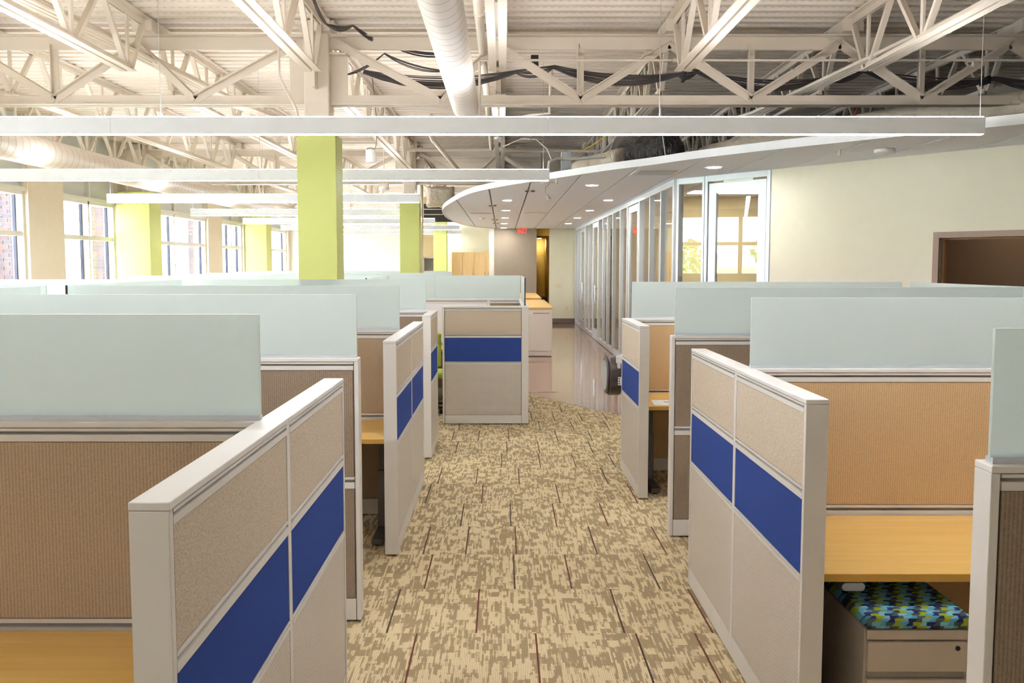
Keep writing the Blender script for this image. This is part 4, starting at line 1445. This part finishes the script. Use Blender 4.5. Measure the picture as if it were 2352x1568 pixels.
# ================================================================= desks
def desk(label, x0, x1, y0, y1, z, legs, paddle=None):
    g = thing('desk', ((x0 + x1) / 2, (y0 + y1) / 2, 0), label, 'desk', 'maple desks in the cubicles')
    t = 0.03
    MB().box(x0, x1, y0, y1, z - t + 0.006, z).build('desktop', 'desk', g, bevel=0.002)
    box('edge_band', 'desk_edge', (x0, x1, y0 - 0.003, y0 + 0.004, z - t, z - 0.001), g)
    ym = (y0 + y1) / 2
    for lx in legs:
        m = MB()
        m.box(lx - 0.035, lx + 0.035, ym - 0.05, ym + 0.05, 0.045, z - 0.28)
        m.box(lx - 0.027, lx + 0.027, ym - 0.04, ym + 0.04, z - 0.28, z - t)
        m.build('leg', 'leg_grey', g, bevel=0.003)
        MB().box(lx - 0.04, lx + 0.04, y0 + 0.03, y1 - 0.05, 0.008, 0.045).build('foot', 'leg_grey', g, bevel=0.006)
        for yy in (y0 + 0.06, y1 - 0.08):
            MB().disc((lx, yy), 0.02, 0.0, 0.008, 12).build('glide', 'black', g)
        box('bracket', 'leg_grey', (lx - 0.03, lx + 0.03, y0 + 0.08, y1 - 0.08, z - t - 0.02, z - t), g)
    if len(legs) > 1:
        box('crossbar', 'leg_grey', (legs[0], legs[-1], ym + 0.03, ym + 0.07, z - 0.11, z - 0.05), g)
    if paddle:
        m = MB()
        px, pz = paddle, z - t - 0.022
        pts = []
        for s, a0 in ((1, -PI / 2), (-1, PI / 2)):
            for k in range(9):
                a = a0 + PI * k / 8
                pts.append((px + s * 0.028 + 0.016 * math.cos(a), pz + 0.016 * math.sin(a)))
        b0 = len(m.v)
        nn = len(pts)
        m.v += [(p[0], y0 + 0.0, p[1]) for p in pts] + [(p[0], y0 + 0.05, p[1]) for p in pts]
        m.f.append(tuple(range(nn)))
        m.f.append(tuple(range(2 * nn - 1, nn - 1, -1)))
        for i in range(nn):
            j = (i + 1) % nn
            m.f.append((i, j, nn + j, nn + i))
        m.build('height_control', 'box_grey', g, bevel=0.003)
    return g


desk('maple desk at the bottom left corner of the frame', -3.15, -0.76, 1.95, 2.655, 0.735, (-2.8, -1.2))
desk('maple desk end between the second and third frosted screens on the left', -3.15, -0.765, 5.72, 6.455, 0.722, (-2.9, -0.83))
desk('maple desk with a height control over the patterned cushion pedestal', 1.165, SPR - 0.02, 3.255, 4.03, 0.700, (1.25, 3.3), 1.318)
desk('maple desk with a sheet of paper in the far right cubicle', 1.158, SPR - 0.02, 7.06, 7.855, 0.722, (1.24, 3.3))
desk('maple desk beneath the marker board in the lime chair cubicle', -1.50, 0.20, 11.75, 12.44, 0.735, (-1.35, 0.05))
p_ = thing('paper_sheet', (1.42, 7.2, 0.722), 'white sheet of paper with dark writing lying on the far right desk', 'paper')
MB().prism([(1.225, 7.13), (1.44, 7.10), (1.46, 7.38), (1.245, 7.40)], 0.7222, 0.7236).build('sheet', 'paper', p_)
for k in range(3):
    box('writing_line', 'ink', (1.33, 1.42, 7.27 + 0.02 * k, 7.278 + 0.02 * k, 0.7236, 0.7239), p_)

# pedestal with cushion
px0, px1, py0, py1 = 1.333, 1.715, 3.165, 3.70
g = thing('mobile_pedestal', ((px0 + px1) / 2, (py0 + py1) / 2, 0), 'grey drawer pedestal with patterned seat cushion under the right desk', 'pedestal')
box('body', 'pedestal', (px0, px1, py0 + 0.02, py1, 0.03, 0.52), g, bevel=0.002)
box('top_rail', 'pedestal', (px0 + 0.004, px1 - 0.004, py0 + 0.004, py0 + 0.0199, 0.482, 0.518), g, bevel=0.002)
for z0, z1 in ((0.362, 0.474), (0.205, 0.332), (0.045, 0.175)):
    d_ = box('drawer', 'pedestal', (px0 + 0.008, px1 - 0.008, py0, py0 + 0.0199, z0, z1), g, bevel=0.003)
    box('finger_pull', 'groove', (px0 + 0.010, px1 - 0.010, py0 + 0.012, py0 + 0.0199, z0 - 0.026, z0 - 0.004), d_)
lk = MB().tube([(px1 - 0.045, py0 - 0.003, 0.452), (px1 - 0.045, py0 + 0.001, 0.452)], 0.009, 14)
lk.build('lock', 'black', g)
for lx in (px0 + 0.05, px1 - 0.05):
    for ly in (py0 + 0.07, py1 - 0.06):
        MB().tube([(lx - 0.012, ly, 0.015), (lx + 0.012, ly, 0.015)], 0.0152, 12).build('caster', 'black', g)
cs = MB().box(px0 - 0.006, px1 + 0.006, py0 - 0.006, py1, 0.522, 0.578).build('seat_cushion', 'cushion', g, bevel=0.02)
cs.modifiers['bevel'].segments = 4


# office chair behind the blue tile panel
def chair(x, y):
    g = thing('office_chair', (x, y, 0), 'lime office chair with black base behind the blue tile panel', 'chair')
    m = MB()
    m.box(x - 0.24, x + 0.24, y - 0.24, y + 0.24, 0.44, 0.52)
    m.build('seat', 'lime', g, bevel=0.03)
    m = MB()
    m.box(x - 0.22, x + 0.22, y - 0.30, y - 0.25, 0.60, 1.02)
    m.build('backrest', 'lime', g, bevel=0.02)
    box('back_support', 'black', (x - 0.03, x + 0.03, y - 0.33, y - 0.30, 0.42, 0.80), g)
    box('under_seat_frame', 'black', (x - 0.10, x + 0.10, y - 0.33, y + 0.14, 0.40, 0.44), g)
    MB().tube([(x, y, 0.10), (x, y, 0.40)], 0.028, 14).build('gas_lift', 'black', g, smooth=True)
    for k in range(5):
        a = 2 * PI * k / 5 + 0.5
        ex, ey = x + 0.29 * math.cos(a), y + 0.29 * math.sin(a)
        l = MB().bar((x, y, 0.10), (ex, ey, 0.075), 0.045, 0.03).build('base_leg', 'black', g)
        MB().tube([(ex - 0.02, ey, 0.028), (ex + 0.02, ey, 0.028)], 0.028, 12).build('caster', 'black', g)
    for s in (-1, 1):
        box('armrest', 'black', (x + s * 0.28 - 0.03, x + s * 0.28 + 0.03, y - 0.12, y + 0.12, 0.66, 0.69), g, bevel=0.008)
        box('arm_post', 'black', (x + s * 0.28 - 0.015, x + s * 0.28 + 0.015, y - 0.03, y + 0.03, 0.46, 0.66), g)
        box('arm_bracket', 'black', (x + s * 0.10, x + s * 0.295, y - 0.02, y + 0.02, 0.42, 0.46), g)
    return g


chair(-0.98, 11.2)


# file cabinets with wood tops
def cabinets(label, x0, x1, y0, y1, n, lock=True):
    g = thing('file_cabinet_row', ((x0 + x1) / 2, (y0 + y1) / 2, 0), label, 'cabinet', 'white storage cabinets with maple tops')
    box('plinth', 'cabinet', (x0 + 0.01, x1 - 0.01, y0 + 0.01, y1 - 0.01, 0.006, 0.09), g)
    box('body', 'cabinet', (x0, x1, y0 + 0.02, y1, 0.09, 0.965), g)
    wd_ = (x1 - x0) / n
    for k in range(n):
        d_ = box('door', 'cabinet', (x0 + k * wd_ + 0.006, x0 + (k + 1) * wd_ - 0.012, y0, y0 + 0.0199, 0.11, 0.935), g, bevel=0.003)
        a = x0 + k * wd_ + 0.05
        box('handle_recess', 'groove', (a, a + wd_ - 0.11, y0 - 0.002, y0 + 0.001, 0.865, 0.885), d_)
        box('handle', 'paint_white', (a, a + 0.11, y0 - 0.008, y0 + 0.0005, 0.862, 0.888), d_)
        MB().tube([(a + 0.015, y0 - 0.004, 0.62), (a + 0.015, y0 + 0.001, 0.62)], 0.010, 12).build('lock', 'black', d_)
    MB().box(x0 - 0.01, x1 + 0.01, y0 - 0.01, y1 + 0.01, 0.97, 1.0).build('wood_top', 'desk', g, bevel=0.003)
    return g


cabinets('white storage cabinet with maple top and keyhole beside the concrete walkway', -0.10, 1.006, 18.0, 21.9, 2)
cabinets('farther white storage cabinet row with maple top', -0.10, 0.995, 23.1, 27.2, 2)
# wall cabinets by the kitchen
g = thing('wall_cabinet', (-1.0, 30.4, 0), 'tall maple cabinet with four doors at the back wall', 'cabinet')
box('carcass', 'maple_door', (-1.735, -0.45, 30.2, 30.58, 0.3, 2.28), g)
cx = [-1.735, -1.37, -0.98, -0.59, -0.45]
for a, b_ in zip(cx, cx[1:]):
    d_ = box('door', 'maple_door', (a + 0.006, b_ - 0.006, 30.18, 30.199, 0.31, 2.275), g)
    box('handle', 'chrome', (b_ - 0.05, b_ - 0.035, 30.16, 30.1795, 1.5, 1.62), d_)
# switch and outlet on pale wall, shelves in recess
g = thing('light_switch', (1.80, 28.3, 1.15), 'almond triple light switch plate on the pale back wall', 'switch')
box('plate', 'almond', (1.70, 1.87, 28.285, 28.299, 1.12, 1.24), g)
for k in range(3):
    box('toggle', 'almond', (1.73 + k * 0.045, 1.745 + k * 0.045, 28.278, 28.2845, 1.165, 1.195), g)
g = thing('outlet', (2.03, 28.3, 0.45), 'almond wall outlet low on the pale back wall', 'outlet')
box('plate', 'almond', (1.99, 2.07, 28.285, 28.299, 0.42, 0.54), g)
for z in (0.445, 0.49):
    box('socket', 'wall_tan', (2.015, 2.045, 28.281, 28.2845, z, z + 0.025), g)
g = thing('low_bookcase', (1.27, 29.0, 0), 'dark low bookcase in the yellow recess', 'bookcase')
box('back', 'vent_dark', (1.09, 1.46, 29.30, 29.32, 0.0, 0.82), g)
for z in (0.02, 0.28, 0.54, 0.80):
    box('shelf', 'baseboard', (1.09, 1.46, 29.0, 29.30, z, z + 0.02), g)
for x in (1.08, 1.27, 1.455):
    box('upright', 'baseboard', (x, x + 0.015, 29.0, 29.30, 0.0, 0.82), g)

# dark case with grey oval window hung at the far end of the right aisle partition
g = thing('equipment_case', (0.99, 8.2, 0.68), 'black rounded case with grey oval window hung beside the right partition', 'equipment case')


def oval(cy, cz, ry, rz, n=28, pw=2.6):
    pts = []
    for k in range(n):
        t = 2 * PI * k / n
        c, s_ = math.cos(t), math.sin(t)
        pts.append((cy + ry * math.copysign(abs(c) ** (2 / pw), c), cz + rz * math.copysign(abs(s_) ** (2 / pw), s_)))
    return pts


ocy, ocz = 8.28, 0.825
MB().prism_x(oval(ocy, ocz, 0.27, 0.182), 0.975, 1.085).build('shell', 'charcoal', g, bevel=0.012, smooth=True)
MB().prism_x(oval(ocy, ocz, 0.245, 0.165), 0.955, 0.975).build('rim', 'charcoal', g, bevel=0.008, smooth=True)
MB().prism_x(oval(ocy, ocz, 0.215, 0.140, pw=2.1), 0.950, 0.955).build('oval_window', 'grey_window', g)
box('label_plate', 'paper', (1.045, 1.08, 8.002, 8.009, 0.765, 0.84), g)
for k in range(3):
    box('label_mark', 'ink', (1.05, 1.062, 8.0, 8.002, 0.775 + 0.022 * k, 0.787 + 0.022 * k), g)
m = MB()
m.box(1.03, 1.075, 7.985, 8.05, 0.965, 1.03)
m.box(1.04, 1.066, 7.985, 8.05, 0.92, 0.965)
m.build('hook_bracket', 'paint_white', g, bevel=0.004)

# ================================================================= outdoors beyond the left windows
struct(box('ground', 'asphalt', (-70, -8.7, -60, 90, -0.45, -0.4)))
struct(box('ground_grass', 'grass', (-900, -70, -600, 700, -0.6, -0.35)))
hm = MB()
rnd = random.Random(21)
N = 60
for k in range(N + 1):
    a = -620 + 1300 * k / N
    h = 26 + 16 * math.sin(k * 0.37) + 9 * math.sin(k * 0.9 + 1) + rnd.uniform(-2, 2)
    hm.v += [(-640, a, -1), (-760, a, max(4, h)), (-900, a, -1)]
for k in range(N):
    for j in range(2):
        hm.f.append((3 * k + j, 3 * k + j + 1, 3 * k + 3 + j + 1, 3 * k + 3 + j))
struct(hm.build('hills', 'hill', None, smooth=True))


def tree(x, y, h, r, label, seed):
    rnd = random.Random(seed)
    g = thing('tree', (x, y, -0.4), label, 'tree', 'trees beyond the car park')
    MB().tube([(x, y, -0.4), (x, y, h * 0.45)], [0.16, 0.09], 8).build('trunk', 'bark', g)
    m = MB()
    for k in range(260):
        t = rnd.uniform(0, 2 * PI)
        u = rnd.uniform(-1, 1)
        q = rnd.uniform(0.55, 1.0)
        c = Vector((x + r * q * math.cos(t) * math.sqrt(1 - u * u), y + r * q * math.sin(t) * math.sqrt(1 - u * u), h * 0.62 + h * 0.38 * u * q))
        d1_ = Vector((rnd.uniform(-1, 1), rnd.uniform(-1, 1), rnd.uniform(-1, 1))).normalized() * 0.34
        d2_ = d1_.orthogonal().normalized() * 0.2
        b0 = len(m.v)
        m.v += [tuple(c - d1_), tuple(c + d2_), tuple(c + d1_), tuple(c - d2_)]
        m.f.append((b0, b0 + 1, b0 + 2, b0 + 3))
    o = m.build('foliage', 'leaf', g)
    o['kind'] = 'stuff'


for k, (x, y, h, r, lb) in enumerate(((-52, 2, 4.0, 2.0, 'round green tree outside, seen in the door glass'), (-58, 8, 4.6, 2.4, 'tall pale green tree outside, left in the door glass'), (-60, -5, 4.4, 2.6, 'broad tree outside beyond the parked cars'),
                                 (-62, 16, 4.2, 2.4, 'tree outside behind the glass office reflection'), (-40, 62, 5.0, 2.6, 'green tree outside the third left window'), (-48, 75, 5.2, 2.6, 'green tree outside the far left windows'),
                                 (-64, 24, 3.8, 2.2, 'small tree outside left of the car park'))):
    tree(x, y, h, r, lb, 30 + k)


def car(x, y, mat, label):
    g = thing('car', (x, y, -0.4), label, 'car', 'cars parked outside')
    z = -0.4
    body = [(-2.2, 0.35), (-2.2, 0.75), (-1.3, 0.92), (-0.7, 1.42), (0.9, 1.42), (1.7, 0.95), (2.2, 0.85), (2.2, 0.35)]
    MB().prism_x([(y + a, z + b) for a, b in body], x - 0.85, x + 0.85).build('body', mat, g, bevel=0.05)
    MB().prism_x([(y + a, z + b) for a, b in ((-1.15, 0.96), (-0.68, 1.34), (0.85, 1.34), (1.5, 0.96))], x - 0.86, x + 0.86).build('windows', 'gasket', g)
    for wy in (-1.4, 1.4):
        for s in (-1, 1):
            MB().tube([(x + s * 0.70, y + wy, z + 0.33), (x + s * 0.88, y + wy, z + 0.33)], 0.33, 16).build('wheel', 'tyre', g)


for k, (x, y, mt, lb) in enumerate(((-34, 4.0, 'car_white', 'white car parked outside, nearest in the door glass'), (-34, 9.5, 'car_grey', 'grey car parked outside, left in the door glass'), (-36, -1.5, 'car_white', 'white car parked outside at the right of the row'), (-38, 15, 'car_grey', 'grey car parked outside at the left of the row'))):
    car(x, y, mt, lb)
